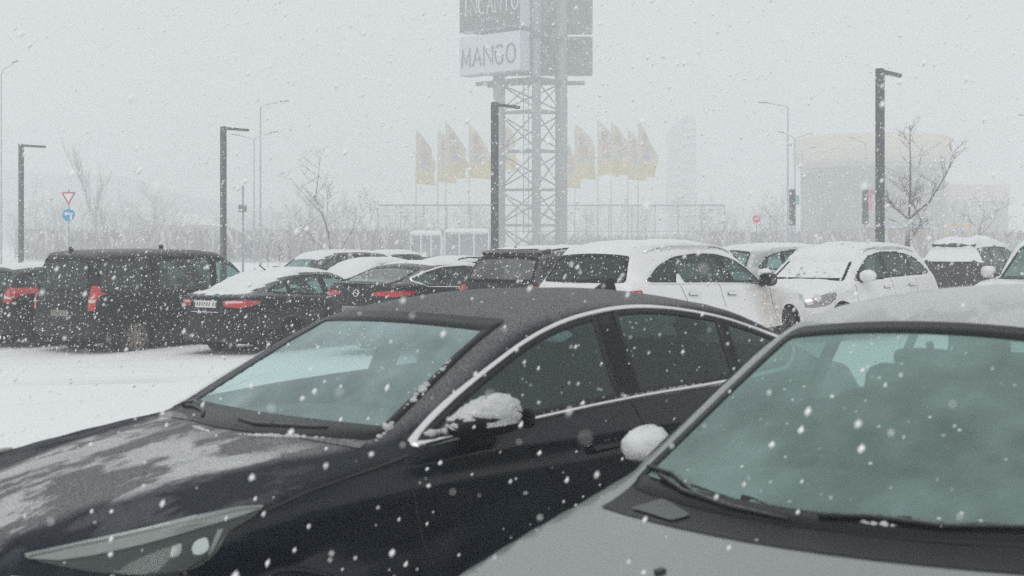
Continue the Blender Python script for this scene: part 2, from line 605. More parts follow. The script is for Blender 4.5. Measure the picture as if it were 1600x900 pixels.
class CarMesh:
    def __init__(s, body, root, ns=120, nphi=120):
        s.b, s.root, s.ns, s.nphi = body, root, ns, nphi
        s.holes = []                     # (az, outline) cut out of the shell
        s.regions = []                   # (name, test) faces that become parts of their own
    def loc(s, P):
        P = np.asarray(P, float)
        return np.stack([s.b.L / 2 - P[..., 0], P[..., 1], P[..., 2]], -1)
    def locn(s, n):
        return n * np.array([-1, 1, 1])
    def orient(s, V, Fc, Nn):
        outF = []
        for f in Fc:
            a, b, c = V[f[0]], V[f[1]], V[f[2]]
            n = np.cross(b - a, c - a)
            if len(f) == 4: n = n + np.cross(c - a, V[f[3]] - a)
            outF.append(tuple(f) if n @ Nn[f[0]] >= 0 else tuple(f[::-1]))
        return outF
    def sheet(s, name, P, Fc, mat, parent, n=None, off=0.0):
        n = s.b.N(P) if n is None else n
        V = s.loc(P + n * off); nl = s.locn(n)
        return mesh_obj(name, V, s.orient(V, Fc, nl), mat, parent, True, nl)
    def patch(s, name, outline, az, mat, off=.003, parent=None, rings=5, thick=0.0, center=None, mirror=False):
        """a sheet filling an outline drawn on the shell"""
        O = np.array(outline, float)
        c = O.mean(0) if center is None else np.array(center, float)
        uv = [c + (O - c) * (1 - k / rings) for k in range(rings)] + [c[None]]
        n = len(O)
        P = s.b.project(np.concatenate(uv), az)
        ok = ~np.isnan(P[:, 0])
        if not ok.all():
            P[~ok] = P[ok][np.argmin(((np.concatenate(uv)[~ok][:, None] - np.concatenate(uv)[ok][None]) ** 2).sum(-1), 1)]
        nn = s.b.N(P)
        Fc = []
        for k in range(rings - 1):
            for i in range(n):
                j = (i + 1) % n
                Fc.append((k * n + i, k * n + j, (k + 1) * n + j, (k + 1) * n + i))
        m = rings * n
        for i in range(n):
            Fc.append(((rings - 1) * n + i, (rings - 1) * n + (i + 1) % n, m))
        if thick > 0:
            nv = len(P)
            P2 = P[:n] - nn[:n] * (thick + off)
            P = np.concatenate([P, P2]); nn = np.concatenate([nn, nn[:n]])
            Pq = P.copy(); Pq[nv:] += nn[nv:] * 0
            for i in range(n):
                j = (i + 1) % n
                Fc.append((i, j, nv + j, nv + i))
        if mirror:
            P = P * np.array([1, -1, 1]); nn = nn * np.array([1, -1, 1])
        return s.sheet(name, P, Fc, mat, parent or s.root, nn, off)
    def ribbon(s, name, line, az, wi, wo, h, mat, parent=None, closed=True, base=.001, mirror=False, round_=True):
        """a raised strip that follows a line drawn on the shell"""
        L_ = np.array(line, float)
        prof = [(-wi, base), (-wi * .6, h * .85 + base), ((wo - wi) * .5, h + base), (wo * .6, h * .85 + base), (wo, base)] if round_ else \
               [(-wi, base), (-wi * .96, h + base), (wo * .96, h + base), (wo, base)]
        Ps, Ns = [], []
        for d, hh in prof:
            q = offset2d(L_, d, closed)
            P = s.b.project(q, az)
            bad = np.isnan(P[:, 0])
            if bad.any() and not bad.all():
                idx = np.where(~bad)[0]
                for b in np.where(bad)[0]:
                    P[b] = P[idx[np.argmin(np.abs(idx - b))]]
            nn = s.b.N(P)
            Ps.append(P + nn * hh); Ns.append(nn)
        n, m = len(L_), len(prof)
        P = np.concatenate(Ps); nn = np.concatenate(Ns)
        Fc = []
        for k in range(m - 1):
            for i in range(n if closed else n - 1):
                j = (i + 1) % n
                Fc.append((k * n + i, k * n + j, (k + 1) * n + j, (k + 1) * n + i))
        if mirror:
            P = P * np.array([1, -1, 1]); nn = nn * np.array([1, -1, 1])
        V = s.loc(P)
        return mesh_obj(name, V, s.orient(V, Fc, s.locn(nn)), mat, parent or s.root, True)
    def shell(s, paint, liner):
        b, d = s.b, s.b.p
        sA, sB = .8, b.L - .75
        nf = max(10, s.ns // 5)
        rows = []
        for i in range(nf):
            th = math.radians(88.5) * (1 - i / nf); rows.append((sA, -math.sin(th), math.cos(th)))
        for q in np.linspace(sA, sB, s.ns): rows.append((q, 0., 1.))
        for i in range(1, nf + 1):
            th = math.radians(88.5) * i / nf; rows.append((sB, math.sin(th), math.cos(th)))
        rows = np.array(rows)
        # angles around the section, a little denser at the shoulder
        ph = np.linspace(0, 2 * math.pi, s.nphi, endpoint=False) + math.pi / s.nphi
        nr, npz = len(rows), len(ph)
        D = np.stack([np.repeat(rows[:, 1], npz), np.tile(np.cos(ph), nr) * np.repeat(rows[:, 2], npz),
                      np.tile(np.sin(ph), nr) * np.repeat(rows[:, 2], npz)], 1)
        O = np.stack([np.repeat(rows[:, 0], npz), np.zeros(nr * npz), np.full(nr * npz, d.get('axis', .62))], 1)
        lo = np.full(nr * npz, .02); hi = np.full(nr * npz, 1.9)
        # march outwards so that the outermost crossing next to the axis is found
        for _ in range(20):
            mid = (lo + hi) / 2
            P = O + D * mid[:, None]
            ins = b.F(P[:, 0], P[:, 1], P[:, 2]) < 0
            lo = np.where(ins, mid, lo); hi = np.where(ins, hi, mid)
        P = O + D * lo[:, None]
        Fc = []
        for i in range(nr - 1):
            for k in range(npz):
                k2 = (k + 1) % npz
                Fc.append((i * npz + k, i * npz + k2, (i + 1) * npz + k2, (i + 1) * npz + k))
        Fc = np.array(Fc)
        # wheel arches: pull the nearest points onto the arch circle, then drop what lies inside
        Ra = d['Rw'] * d.get('arch', 1.13)
        for ws in d['wheels']:
            r = np.hypot(P[:, 0] - ws, P[:, 2] - d['Rw'])
            near = (np.abs(P[:, 1]) > .45) & (r > Ra - .035) & (r < Ra + .02) & (P[:, 2] > d['low'] + .02)
            k = Ra / np.maximum(r, 1e-6)
            P[near, 0] = ws + (P[near, 0] - ws) * k[near]
            P[near, 2] = d['Rw'] + (P[near, 2] - d['Rw']) * k[near]
        Nn = b.N(P)
        C = P[Fc].mean(1); CN = Nn[Fc].mean(1)
        keep = np.ones(len(Fc), bool)
        for ws in d['wheels']:
            r = np.hypot(C[:, 0] - ws, C[:, 2] - d['Rw'])
            keep &= ~((np.abs(C[:, 1]) > .45) & (r < Ra - .004))
        for az, O2 in s.holes:
            if az in (90, 270):
                sgn = 1 if az == 90 else -1
                uv = np.stack([C[:, 0], C[:, 2]], 1)
                m = in_poly(uv, O2) & (C[:, 1] * sgn > .3) & (CN[:, 1] * sgn > .25)
            else:
                sg = 1 if az == 0 else -1
                uv = np.stack([C[:, 1], C[:, 2]], 1) * np.array([sg, 1])
                m = in_poly(uv, O2) & (CN[:, 0] * sg < -.1) & (CN[:, 2] > .05 if az == 0 else CN[:, 2] > -.2)
                m &= (C[:, 0] < d['roof'][1][0] + .3) if az == 0 else (C[:, 0] > d['roof'][1][0])
            keep &= ~m
        lab = np.zeros(len(Fc), int)
        for i, (nm, test, *_r) in enumerate(s.regions):
            m = test(C, CN) & (lab == 0)
            lab[m] = i + 1
        objs = {}
        mats = {nm: r for nm, t, *r in s.regions}
        for i in range(len(s.regions) + 1):
            sel = keep & (lab == i)
            if sel.sum() < 4: continue
            f = Fc[sel]
            ids, inv = np.unique(f, return_inverse=True)
            f = inv.reshape(f.shape)
            nm = 'body' if i == 0 else s.regions[i - 1][0]
            mt = paint if i == 0 or not s.regions[i - 1][2:] else s.regions[i - 1][2]
            o = s.sheet(nm, P[ids], f, mt, s.root, Nn[ids])
            objs.setdefault(nm, []).append(o)
        s.P, s.Nn, s.Fc, s.C, s.CN = P, Nn, Fc, C, CN
        # arch liners
        for ws in d['wheels']:
            for sg in (1, -1):
                mb = MB()
                n = 22
                yo = sg * float(b.halfw(np.array(ws), np.array(d['Rw'] + .25)) - .012); yi = sg * .42
                V, F = [], []
                for k in range(n + 1):
                    a = math.radians(-25 + 230 * k / n)
                    for y in (yo, yi):
                        V.append((b.L / 2 - ws + (Ra + .004) * math.cos(a), y, d['Rw'] + (Ra + .004) * math.sin(a)))
                for k in range(n): F.append((2 * k, 2 * k + 1, 2 * k + 3, 2 * k + 2))
                c = len(V)
                V.append((b.L / 2 - ws, yi, d['Rw'] + .05))
                for k in range(n): F.append((2 * k + 1, 2 * k + 3, c))
                mb.add(V, F)
                mb.build('arch_liner', liner, s.root)
        return objs
    def arch_lip(s, mat, w=.03, h=.012):
        b, d = s.b, s.b.p
        Ra = d['Rw'] * d.get('arch', 1.13)
        for ws in d['wheels']:
            a = np.radians(np.linspace(-8, 188, 34))
            line = np.stack([ws + (Ra + .008) * np.cos(a), d['Rw'] + (Ra + .008) * np.sin(a)], 1)
            for mir in (False, True):
                s.ribbon('wheel_arch_trim', line, 90, w * .45, w * .55, h, mat, closed=False, mirror=mir)
    def snow_cover(s, mat, T=.03, lo=.45, hi=.85, name='snow_cover', smin=0, smax_=9, seed=0, off=.006, wmax=9, zmin=.6, patchy=0.0):
        """a layer of lying snow with its own thickness on the faces that look up"""
        P, Nn, Fc = s.P, s.Nn, s.Fc
        q = P * 1.0
        nz = np.zeros(len(P))
        rng = np.random.RandomState(seed + 5)
        for k in range(7):
            fr = rng.normal(size=3) * (2.5 + 2.6 * k); nz += np.sin(q @ fr + rng.uniform(0, 6.28)) / (1.4 + k * .8)
        t = np.clip((Nn[:, 2] - lo) / (hi - lo), 0, 1); t = t * t * (3 - 2 * t)
        edge = np.clip((P[:, 0] - smin) / .12, 0, 1) * np.clip((smax_ - P[:, 0]) / .12, 0, 1) * np.clip((wmax - np.abs(P[:, 1])) / .08, 0, 1)
        cov = np.clip(.9 + .35 * nz - patchy, 0, 1.4)
        th = T * t * edge * cov
        good = (th > T * .04) & (P[:, 2] > zmin)
        sel = good[Fc].all(1)
        if sel.sum() < 4: return None
        f = Fc[sel]; ids, inv = np.unique(f, return_inverse=True); f = inv.reshape(f.shape)
        cnt = np.zeros(len(ids))
        # border points sit on the paint
        e = {}
        for a in f:
            for i in range(4):
                k = (min(a[i], a[(i + 1) % 4]), max(a[i], a[(i + 1) % 4])); e[k] = e.get(k, 0) + 1
        border = np.zeros(len(ids), bool)
        for k, c in e.items():
            if c == 1: border[list(k)] = True
        tt = np.where(border, -.004, th[ids] + off)
        V = s.loc(P[ids] + np.array([0, 0, 1.0]) * tt[:, None] * .8 + Nn[ids] * tt[:, None] * .2)
        o = mesh_obj(name, V, s.orient(V, f, s.locn(Nn[ids])), mat, s.root, True)
        return o
# ------------------------------------------------------------------ shared car materials
M = {}
M['chrome'] = plain('chrome_trim', (0.80, 0.80, 0.80), 0.22, 1.0, snow=0.25, lo=.3, hi=.9)
M['black'] = plain('black_plastic', (0.012, 0.015, 0.018), 0.45, nscale=40, namt=.1, snow=0.18, lo=.6, hi=1.0)
M['frit'] = plain('black_glass_edge', (0.006, 0.009, 0.011), 0.35)
M['frit'].node_tree.nodes['Principled BSDF'].inputs['Specular IOR Level'].default_value = .2
M['rubber'] = plain('black_rubber', (0.010, 0.011, 0.012), 0.6)
M['liner'] = plain('arch_lining', (0.006, 0.006, 0.007), 0.95)
M['tyre'] = plain('wet_tyre_rubber', (0.014, 0.015, 0.017), 0.6, nscale=14, namt=.35, snow=.15, lo=.5, hi=.9)
M['rim'] = plain('salted_alloy_rim', (0.32, 0.30, 0.28), 0.4, .6, nscale=12, namt=.6)
M['rim_dark'] = plain('dark_alloy_rim', (0.06, 0.065, 0.07), 0.4, .5, nscale=12, namt=.5)
M['rim_dirty'] = plain('dirt_caked_rim', (0.20, 0.17, 0.14), 0.8, .0, nscale=9, namt=.9)
M['red'] = plain('red_lamp_lens', (0.46, 0.012, 0.018), 0.15, coat=.8)
M['pale_lens'] = plain('pale_lamp_lens', (0.62, 0.52, 0.50), 0.2, coat=.8)
M['plate'] = plain('number_plate_white', (0.62, 0.61, 0.58), 0.4, nscale=30, namt=.2)
M['ink'] = plain('plate_ink', (0.16, 0.15, 0.15), 0.5)
M['plate_dirty'] = plain('dirty_number_plate', (0.20, 0.19, 0.16), 0.6, nscale=30, namt=.3)
M['cloth'] = plain('seat_cloth', (0.022, 0.024, 0.026), 0.9, nscale=80, namt=.3)
M['dash'] = plain('dashboard_plastic', (0.030, 0.034, 0.036), 0.7)
M['snow'] = snow_mat('lying_snow', SNOW, 26, .55, .03, .06)
M['snow_fine'] = snow_mat('thin_snow', SNOW, 70, .5, .012, .05)
M['snow_wet'] = snow_mat('grainy_snow', (.86, .88, .89), 48, 1.0, .02, .25)
M['lamp'] = plain('bright_reflector', (0.70, 0.72, 0.72), 0.12, .9)
M['lens'] = glass_mat('headlamp_glass', (.92, .94, .93), .025, (.5, .51, .50), .3)
M['lampbowl'] = plain('headlamp_housing', (0.24, 0.24, 0.235), 0.25, .5, nscale=30, namt=.4)
M['glass_near'] = glass_mat('misted_teal_glass', (.77, .91, .90), .40, (.48, .63, .63), .6)
M['glass_side'] = glass_mat('dark_side_glass', (.34, .44, .44), .05, (.35, .5, .5), .7)
M['glass_clear'] = glass_mat('clear_side_glass', (.92, .97, .96), .03, (.5, .6, .6), .3)
M['glass_silver'] = glass_mat('wet_green_glass', (.54, .74, .69), .37, (.37, .53, .50), 1.0)
M['glass_far'] = glass_mat('far_car_glass', (.46, .60, .58), .03, (.4, .5, .5), .9)
M['glass_dark'] = glass_mat('privacy_glass', (.10, .13, .13), .03, (.2, .25, .25), .9)
M['glass_snowy'] = glass_mat('snowed_windscreen_glass', (.40, .5, .5), .12, (.6, .66, .66), .9, snow=1.0)
M['glass_dusty'] = glass_mat('snow_dusted_rear_glass', (.25, .3, .3), .25, (.42, .42, .42), .9, snow=.12)

def clip_poly(P, a, b, side):
    """keep the part of polygon P on one side of the line a-b (side +1: towards the rear)"""
    a = np.array(a, float); b = np.array(b, float)
    n = np.array([b[1] - a[1], -(b[0] - a[0])])
    if n[0] < 0: n = -n
    n = n * side
    o = []
    for i in range(len(P)):
        p, q = P[i], P[(i + 1) % len(P)]
        dp, dq = (p - a) @ n, (q - a) @ n
        if dp >= 0: o.append(p)
        if dp * dq < 0: o.append(p + (q - p) * dp / (dp - dq))
    return np.array(o)

def make_wheel(parent, R_, wd, rim, style=5, dirty=None):
    t = MB()
    w2 = wd / 2
    prof = [(R_ * .66, -w2 * .86), (R_ * .72, -w2), (R_ * .90, -w2), (R_ * .97, -w2 * .88), (R_, -w2 * .62), (R_, -w2 * .22), (R_ * .985, -w2 * .18),
            (R_ * .985, w2 * .18), (R_, w2 * .22), (R_, w2 * .62), (R_ * .97, w2 * .88), (R_ * .90, w2), (R_ * .72, w2), (R_ * .66, w2 * .86)]
    t.lathe(prof, 36)
    wheel = t.build('wheel', M['tyre'], parent, True)
    r = MB()
    r.lathe([(R_ * .665, -w2 * .86), (R_ * .64, w2 * .2), (R_ * .64, w2 * .75), (R_ * .665, w2 * .88), (R_ * .685, w2 * .93), (R_ * .69, w2 * .8)], 36)
    r.lathe([(0.0, w2 * .62), (R_ * .15, w2 * .62), (R_ * .18, w2 * .5), (R_ * .18, 0)], 20)
    for k in range(style):
        a = 2 * math.pi * k / style
        for da in (-.13, .13):
            c, s_ = math.cos(a + da), math.sin(a + da)
            c2, s2 = math.cos(a + da * 1.6), math.sin(a + da * 1.6)
            r.tube([(R_ * .14 * c, R_ * .14 * s_, w2 * .52), (R_ * .40 * c2, R_ * .40 * s2, w2 * .62), (R_ * .655 * c2, R_ * .655 * s2, w2 * .74)],
                   [R_ * .06, R_ * .052, R_ * .06], 6)
    rm = r.build('rim', rim, wheel, True)
    d = MB(); d.lathe([(0, -w2 * .1), (R_ * .44, -w2 * .1), (R_ * .46, -w2 * .2)], 24)
    d.build('brake_disc', M['rim_dark'], wheel, True)
    return wheel

def mirror_part(cm, spec, side, mat, snow=None, snow_t=.05):
    drop = spec.get('snow_drop', .12)
    """door mirror: shell with a foot; side +1 left"""
    s0, w0, z0 = spec['pos']; a, b, c = spec.get('size', (.10, .115, .085))
    L = cm.b.L
    m = MB()
    yaw = side * R(8)
    Mt = Matrix.Rotation(yaw, 3, 'Z')
    m.blob((L / 2 - s0, side * w0, z0), (a, b, c), 18, 12, .72, M=Mt)
    m.tube([(L / 2 - s0 - .02, side * (w0 - b * .7), z0 - c * .6), (L / 2 - s0 + .02, side * (w0 - b - .10), z0 - c * 1.1)], [.04, .05], 8)
    o = m.build('door_mirror', mat, cm.root, True)
    g = MB(); g.blob((L / 2 - s0 - a * .93, side * w0, z0), (.012, b * .85, c * .8), 14, 8, .6, M=Mt)
    g.build('mirror_glass', M['frit'], o, True)
    if snow is not None:
        q = MB()
        rng = random.Random(int(s0 * 1000) + side)
        nu, nv = 26, 12
        V, F = [], []
        for j in range(nv + 1):
            f = j / nv
            for i in range(nu):
                th = 2 * math.pi * i / nu
                an_ = f * math.pi * (.5 if drop < .5 else .70)
                rr = max(math.sin(an_), 0) ** .95
                zz = math.copysign(abs(math.cos(an_)) ** .95, math.cos(an_)) * (1 - .25 * rr * math.cos(th))
                k = 1 + rng.uniform(-.07, .07)
                v = Vector((a * (1.04 if drop < .5 else 1.22) * rr * math.cos(th) * k, b * (1.05 if drop < .5 else 1.22) * rr * math.sin(th) * k, (c + snow_t) * zz * k - (drop if drop < .5 else 0) * c))
                V.append(Mt @ v + Vector((L / 2 - s0, side * w0, z0)))
        for j in range(nv):
            for i in range(nu):
                i2 = (i + 1) % nu
                F.append((j * nu + i, (j + 1) * nu + i, (j + 1) * nu + i2, j * nu + i2))
        q.add(V, F)
        q.build('snow_cap', snow, o, True)
    return o

def seat(parent, x, y, sc=1.0, z=.30):
    m = MB()
    m.blob((x, y, z + .17), (.27, .25, .11), 16, 8, .5)
    m.blob((x - .30, y, z + .46), (.10, .25, .34), 16, 10, .5, M=Matrix.Rotation(R(-16), 3, 'Y'))
    o = m.build('seat', M['cloth'], parent, True)
    h = MB(); h.blob((x - .40, y, z + .86), (.055, .13, .10), 12, 8, .6)
    h.build('headrest', M['cloth'], o, True)
    return o

def interior(cm, ws_s, zc, front=1.9, rear=2.95, wq=.36, zseat=.30, wheel_side=1, detail=True):
    L = cm.b.L; r = cm.root
    hw = cm.b.p['W'] / 2 - .16
    d = MB()
    d.blob((L / 2 - ws_s - .50, 0, zc - .17), (.34, hw - .02, .15), 24, 10, .55)
    d.build('dashboard', M['dash'], r, True)
    f = MB(); f.box((L / 2 - 2.6, 0, .27), (3.0, 2 * hw, .06)); f.build('cabin_floor', M['cloth'], r)
    for sd in (1, -1):
        seat(r, L / 2 - front, sd * wq, z=zseat)
        m = MB(); m.box((L / 2 - (front + .55), sd * (hw + .035), .62), (2.3, .05, .62)); m.build('door_card', M['cloth'], r)
    b = MB()
    b.blob((L / 2 - rear, 0, zseat + .15), (.27, hw - .06, .11), 16, 8, .5)
    b.blob((L / 2 - rear - .30, 0, zseat + .44), (.10, hw - .06, .32), 16, 10, .5, M=Matrix.Rotation(R(-20), 3, 'Y'))
    bo = b.build('rear_seat', M['cloth'], r, True)
    for y in (-.38, 0, .38):
        h = MB(); h.blob((L / 2 - rear - .42, y, zseat + .80), (.05, .12, .08), 10, 6, .6); h.build('headrest', M['cloth'], bo, True)
    if detail:
        w = MB()
        Mx = Matrix.Translation((L / 2 - ws_s - .72, wheel_side * wq, zc - .09)) @ Matrix.Rotation(R(-66), 4, 'Y')
        n = 28
        pts = [Mx @ Vector((.185 * math.cos(2 * math.pi * k / n), .185 * math.sin(2 * math.pi * k / n), 0)) for k in range(n + 1)]
        w.tube(pts, .014, 8, cap=False)
        w.tube([Mx @ Vector((0, -.18, 0)), Mx @ Vector((0, .18, 0))], .018, 6)
        w.tube([Mx @ Vector((0, 0, 0)), Mx @ Vector((0, 0, -.25))], .03, 8)
        w.build('steering_wheel', M['rubber'], r, True)

def build_car(name, label, sp, paint, pose, category='car', group=None):
    """sp: body parameters and outlines; pose: (front x, front y, yaw in degrees clockwise from straight away, z or None)"""
    fx, fy, yaw, z0 = pose
    a = R(yaw)
    b = Body(**sp['body'])
    L = b.L
    cx, cy_ = fx - math.sin(a) * L / 2, fy - math.cos(a) * L / 2
    root = empty(name, (cx, cy_, float(ground_z(cx, cy_)) - .015 if z0 is None else z0), math.pi / 2 - a)
    tag(root, label, category, group)
    cm = CarMesh(b, root, sp.get('ns', 90), sp.get('nphi', 96))
    G = sp['glass']
    # --- outlines of the windows
    dlo = densify(round_poly(sp['dlo'], sp.get('dlo_r', .05)), .07)
    inner = offset2d(dlo, -.012)
    panes, pill = [], []
    cuts = sp['pillars']                       # (s at top, s at bottom, width)
    ztop, zbot = dlo[:, 1].max(), dlo[:, 1].min()
    rest = inner
    for st, sb_, wd in cuts:
        f = clip_poly(rest, (st, ztop), (sb_, zbot), -1)
        m_ = clip_poly(clip_poly(dlo, (st, ztop), (sb_, zbot), 1), (st + wd, ztop), (sb_ + wd, zbot), -1)
        rest = clip_poly(rest, (st + wd, ztop), (sb_ + wd, zbot), 1)
        panes.append(f); pill.append(m_)
    panes.append(rest)
    panes = [densify(round_poly(p, .018, 3), .06) for p in panes if len(p) > 2]
    for p in panes:
        if sp.get('hollow', True):
            cm.holes.append((90, p)); cm.holes.append((270, p))
    W_ = sp['ws']                              # bottom half width, z at corner, z at middle, top half width, z at corner, z at middle
    def glass_outline(q):
        bw, bz, bm_, tw, tz, tm = q
        bot = [(-bw + 2 * bw * t, bm_ + (bz - bm_) * abs(2 * t - 1) ** 2.2) for t in np.linspace(0, 1, 15)]
        top = [(tw - 2 * tw * t, tm + (tz - tm) * abs(2 * t - 1) ** 2) for t in np.linspace(0, 1, 15)]
        return densify(round_poly(bot + top, .03, 3), .09)
    ws = glass_outline(W_)
    cm.holes.append((0, offset2d(ws, -.02)))
    rw = None
    if sp.get('rear') is not None:
        rw = glass_outline(sp['rear']); cm.holes.append((180, offset2d(rw, -.02)))
    # --- regions of the shell
    doors = sp.get('doors', [])
    for d in doors:
        P_ = np.array(d, float)
        for sg in (1, -1):
            cm.regions.append(('door', lambda C, CN, P_=P_, sg=sg: in_poly(C[:, [0, 2]], P_) & (C[:, 1] * sg > .4)))
    hs, he, hw = sp['bonnet']
    cm.regions.append(('bonnet', lambda C, CN: (C[:, 0] > hs) & (C[:, 0] < he + b.p['ws_c'] * C[:, 1] ** 2) & (np.abs(C[:, 1]) < hw) & (CN[:, 2] > .45) & (C[:, 2] < W_[2] + .06)))
    zb_ = sp.get('bumper_z', .62)
    cm.regions.append(('front_bumper', lambda C, CN: (C[:, 0] < .62) & (C[:, 2] < zb_)))
    cm.regions.append(('rear_bumper', lambda C, CN: (C[:, 0] > L - .5) & (C[:, 2] < sp.get('rbumper_z', .62))))
    if sp.get('boot') is not None:
        bs, bw_, bz_ = sp['boot']
        cm.regions.append((sp.get('boot_name', 'boot_lid'), lambda C, CN: (C[:, 0] > bs) & (np.abs(C[:, 1]) < bw_) & (C[:, 2] > bz_) & (CN[:, 0] + .6 * CN[:, 2] > .35)))
    cm.regions.append(('roof', lambda C, CN: (C[:, 2] > sp['body']['zt'] - .03) & (CN[:, 2] > .75) & (C[:, 0] > sp['body']['ws1'][0] - .05)))
    objs = cm.shell(paint, M['liner'])
    for o_ in objs.get('bonnet', []):
        if 'bonnet_mat' in sp: o_.data.materials[0] = sp['bonnet_mat']
    if sp.get('lower_black'):
        for nm in ('front_bumper', 'rear_bumper'):
            pass
    # --- glass
    hi = sp.get('hires', False)
    w_ = cm.patch('windscreen', ws, 0, G['ws'], .003, rings=6)
    cm.ribbon('windscreen_edge', ws, 0, sp.get('ws_edge', .040 if hi else .035), .012, .002, M['frit'], w_, base=.004, round_=False)
    if rw is not None:
        r_ = cm.patch('rear_window', rw, 180, G['rear'], .003, rings=6)
        cm.ribbon('rear_window_edge', rw, 180, .03, .012, .002, M['frit'], r_, base=.004, round_=False)
    for mir in (False, True):
        for i, p in enumerate(panes):
            gs = G.get('far', G['side']) if mir else G['side']
            g = gs[min(i, len(gs) - 1)]
            w1 = cm.patch('side_window', p, 90, g, .002, rings=4, mirror=mir)
            cm.ribbon('window_seal', p, 90, .016, .010, .004, M['rubber'], w1, base=.001, mirror=mir, round_=False)
        for p in pill:
            if len(p) > 2:
                cm.patch('window_pillar', densify(p, .06), 90, sp.get('pillar_mat', M['frit']), .004, rings=2, mirror=mir)
        if sp.get('chrome'):
            cm.ribbon('chrome_strip', sp['chrome_line'] if 'chrome_line' in sp else dlo, 90, .006, sp['chrome'], .012, M['chrome'], closed='chrome_line' not in sp, mirror=mir)
        for ln in sp.get('seams', []):
            q = densify(round_poly(ln, .06, 4, closed=False), .05, closed=False)
            cm.ribbon('door_seam', q, 90, .0035, .0035, .0012, M['rubber'], closed=False, mirror=mir, round_=False)
        for ln in sp.get('top_seams', []):
            q = densify(round_poly(ln, .06, 4, closed=False), .06, closed=False)
            cm.ribbon('bonnet_seam', q, 'top', .004, .004, .0012, M['rubber'], closed=False, mirror=mir, round_=False)
        for (hs_, hz_) in sp.get('handles', []):
            hnd = [(hs_ - .11, hz_ - .016), (hs_ + .11, hz_ - .010), (hs_ + .11, hz_ + .022), (hs_ - .11, hz_ + .016)]
            ho = cm.patch('door_handle', densify(round_poly(hnd, .015), .05), 90, sp.get('handle_mat', paint), .028, thick=.02, rings=3, mirror=mir)
        for (kind, az, pts, mat, *rest_) in sp.get('lights', []):
            t = (math.sin(R(az)), math.cos(R(az)))
            uv = [(q[0] * t[0] + q[1] * t[1], q[2]) for q in pts]
            uv = densify(round_poly(uv, rest_[0] if rest_ else .02, 3), .04)
            cm.patch(kind, uv, az, M[mat] if isinstance(mat, str) else mat, rest_[1] if len(rest_) > 1 else .006, thick=.02, rings=4, mirror=mir)
    for (kind, az, uv, mat, rr, off) in sp.get('patches', []):
        cm.patch(kind, densify(round_poly(uv, rr, 3), .06), az, M[mat] if isinstance(mat, str) else mat, off, thick=.02, rings=4)
    # --- wheels
    ww = sp.get('tyre_w', .225)
    first = None
    for s_ in b.p['wheels']:
        for sg in (1, -1):
            y = sg * (float(b.halfw(np.array(s_), np.array(b.p['Rw']))) - ww / 2 - .02)
            if first is None:
                first = make_wheel(root, b.p['Rw'], ww, sp.get('rim', M['rim']), sp.get('spokes', 5))
                o = first
            else:
                o = copy_tree(first, root)
            o.location = (L / 2 - s_, y, b.p['Rw'])
            o.rotation_euler = (R(-90) * sg, random.Random(s_ + sg).uniform(0, 6), 0) if False else (R(-90) * sg, 0, 0)
    if sp.get('mirror'):
        for sg in sp['mirror'].get('sides', (1, -1)):
            mirror_part(cm, sp['mirror'], sg, sp['mirror'].get('mat', paint), M[sp['mirror']['snow']] if sp['mirror'].get('snow') else None, sp['mirror'].get('snow_t', .05))
    if sp.get('interior'):
        interior(cm, **sp['interior'])
    if sp.get('rails'):
        s1, s2, w1 = sp['rails']
        for sg in (1, -1):
            m = MB()
            n = 10
            pts = []
            for k in range(n + 1):
                s_ = s1 + (s2 - s1) * k / n
                P_ = b.project([(s_, sg * w1)], 'top')[0]
                lift = .045 * min(1, min(k, n - k) / 1.2)
                pts.append((L / 2 - s_, sg * w1, P_[2] + lift))
            m.tube(pts, .014, 8); m.build('roof_rail', sp.get('rail_mat', M['black']), root, True)
    for (sf_, kind) in sp.get('fin', []):
        P_ = b.project([(sf_, 0)], 'top')[0]
        m = MB()
        if kind == 'fin':
            x = L / 2 - sf_
            m.add([(x + .09, .022, P_[2] - .01), (x + .09, -.022, P_[2] - .01), (x - .08, -.026, P_[2] - .01), (x - .08, .026, P_[2] - .01),
                   (x - .045, .006, P_[2] + .062), (x - .045, -.006, P_[2] + .062), (x - .075, -.008, P_[2] + .06), (x - .075, .008, P_[2] + .06)],
                  [(0, 1, 5, 4), (1, 2, 6, 5), (2, 3, 7, 6), (3, 0, 4, 7), (4, 5, 6, 7)])
            m.build('roof_aerial', paint, root, True)
        else:
            m.tube([(L / 2 - sf_, 0, P_[2]), (L / 2 - sf_ - .16, 0, P_[2] + .17)], [.006, .003], 5)
            m.build('roof_aerial', M['rubber'], root)
    for kw in sp.get('snow', []):
        kw = dict(kw); cm.snow_cover(M[kw.pop('mat', 'snow')], **kw)
    cm.arch_lip(sp.get('lip', paint))
    return root, cm
# ------------------------------------------------------------------ the cars
P_navy = paint_mat('navy_black_paint', (0.003, 0.007, 0.014), .18, 0, .25, .35, snow=.12, fine=.40, lo=.6, hi=.98, patch=3.0, frost=.5)
P_navy_bonnet = paint_mat('navy_black_paint_snow_clumps', (0.003, 0.007, 0.014), .16, 0, .2, .3, snow=.94, fine=.40, lo=.62, hi=.98, patch=4.2, clump=(1.11, 1.0), frost=.5)
P_silver = paint_mat('silver_grey_paint', (0.24, 0.26, 0.26), .34, .55, .5, snow=.12, fine=.10, lo=.5, hi=.95, patch=5)
P_silver_roof = paint_mat('silver_grey_paint_snow_dusted', (0.25, 0.27, 0.27), .34, .55, .5, snow=1.28, fine=.55, lo=.5, hi=.9, patch=3.2)
P_black = paint_mat('black_paint', (0.004, 0.006, 0.008), .4, 0, 0, .25, snow=.1, fine=.2, dirt=.45, dirt_col=(.10, .095, .09))
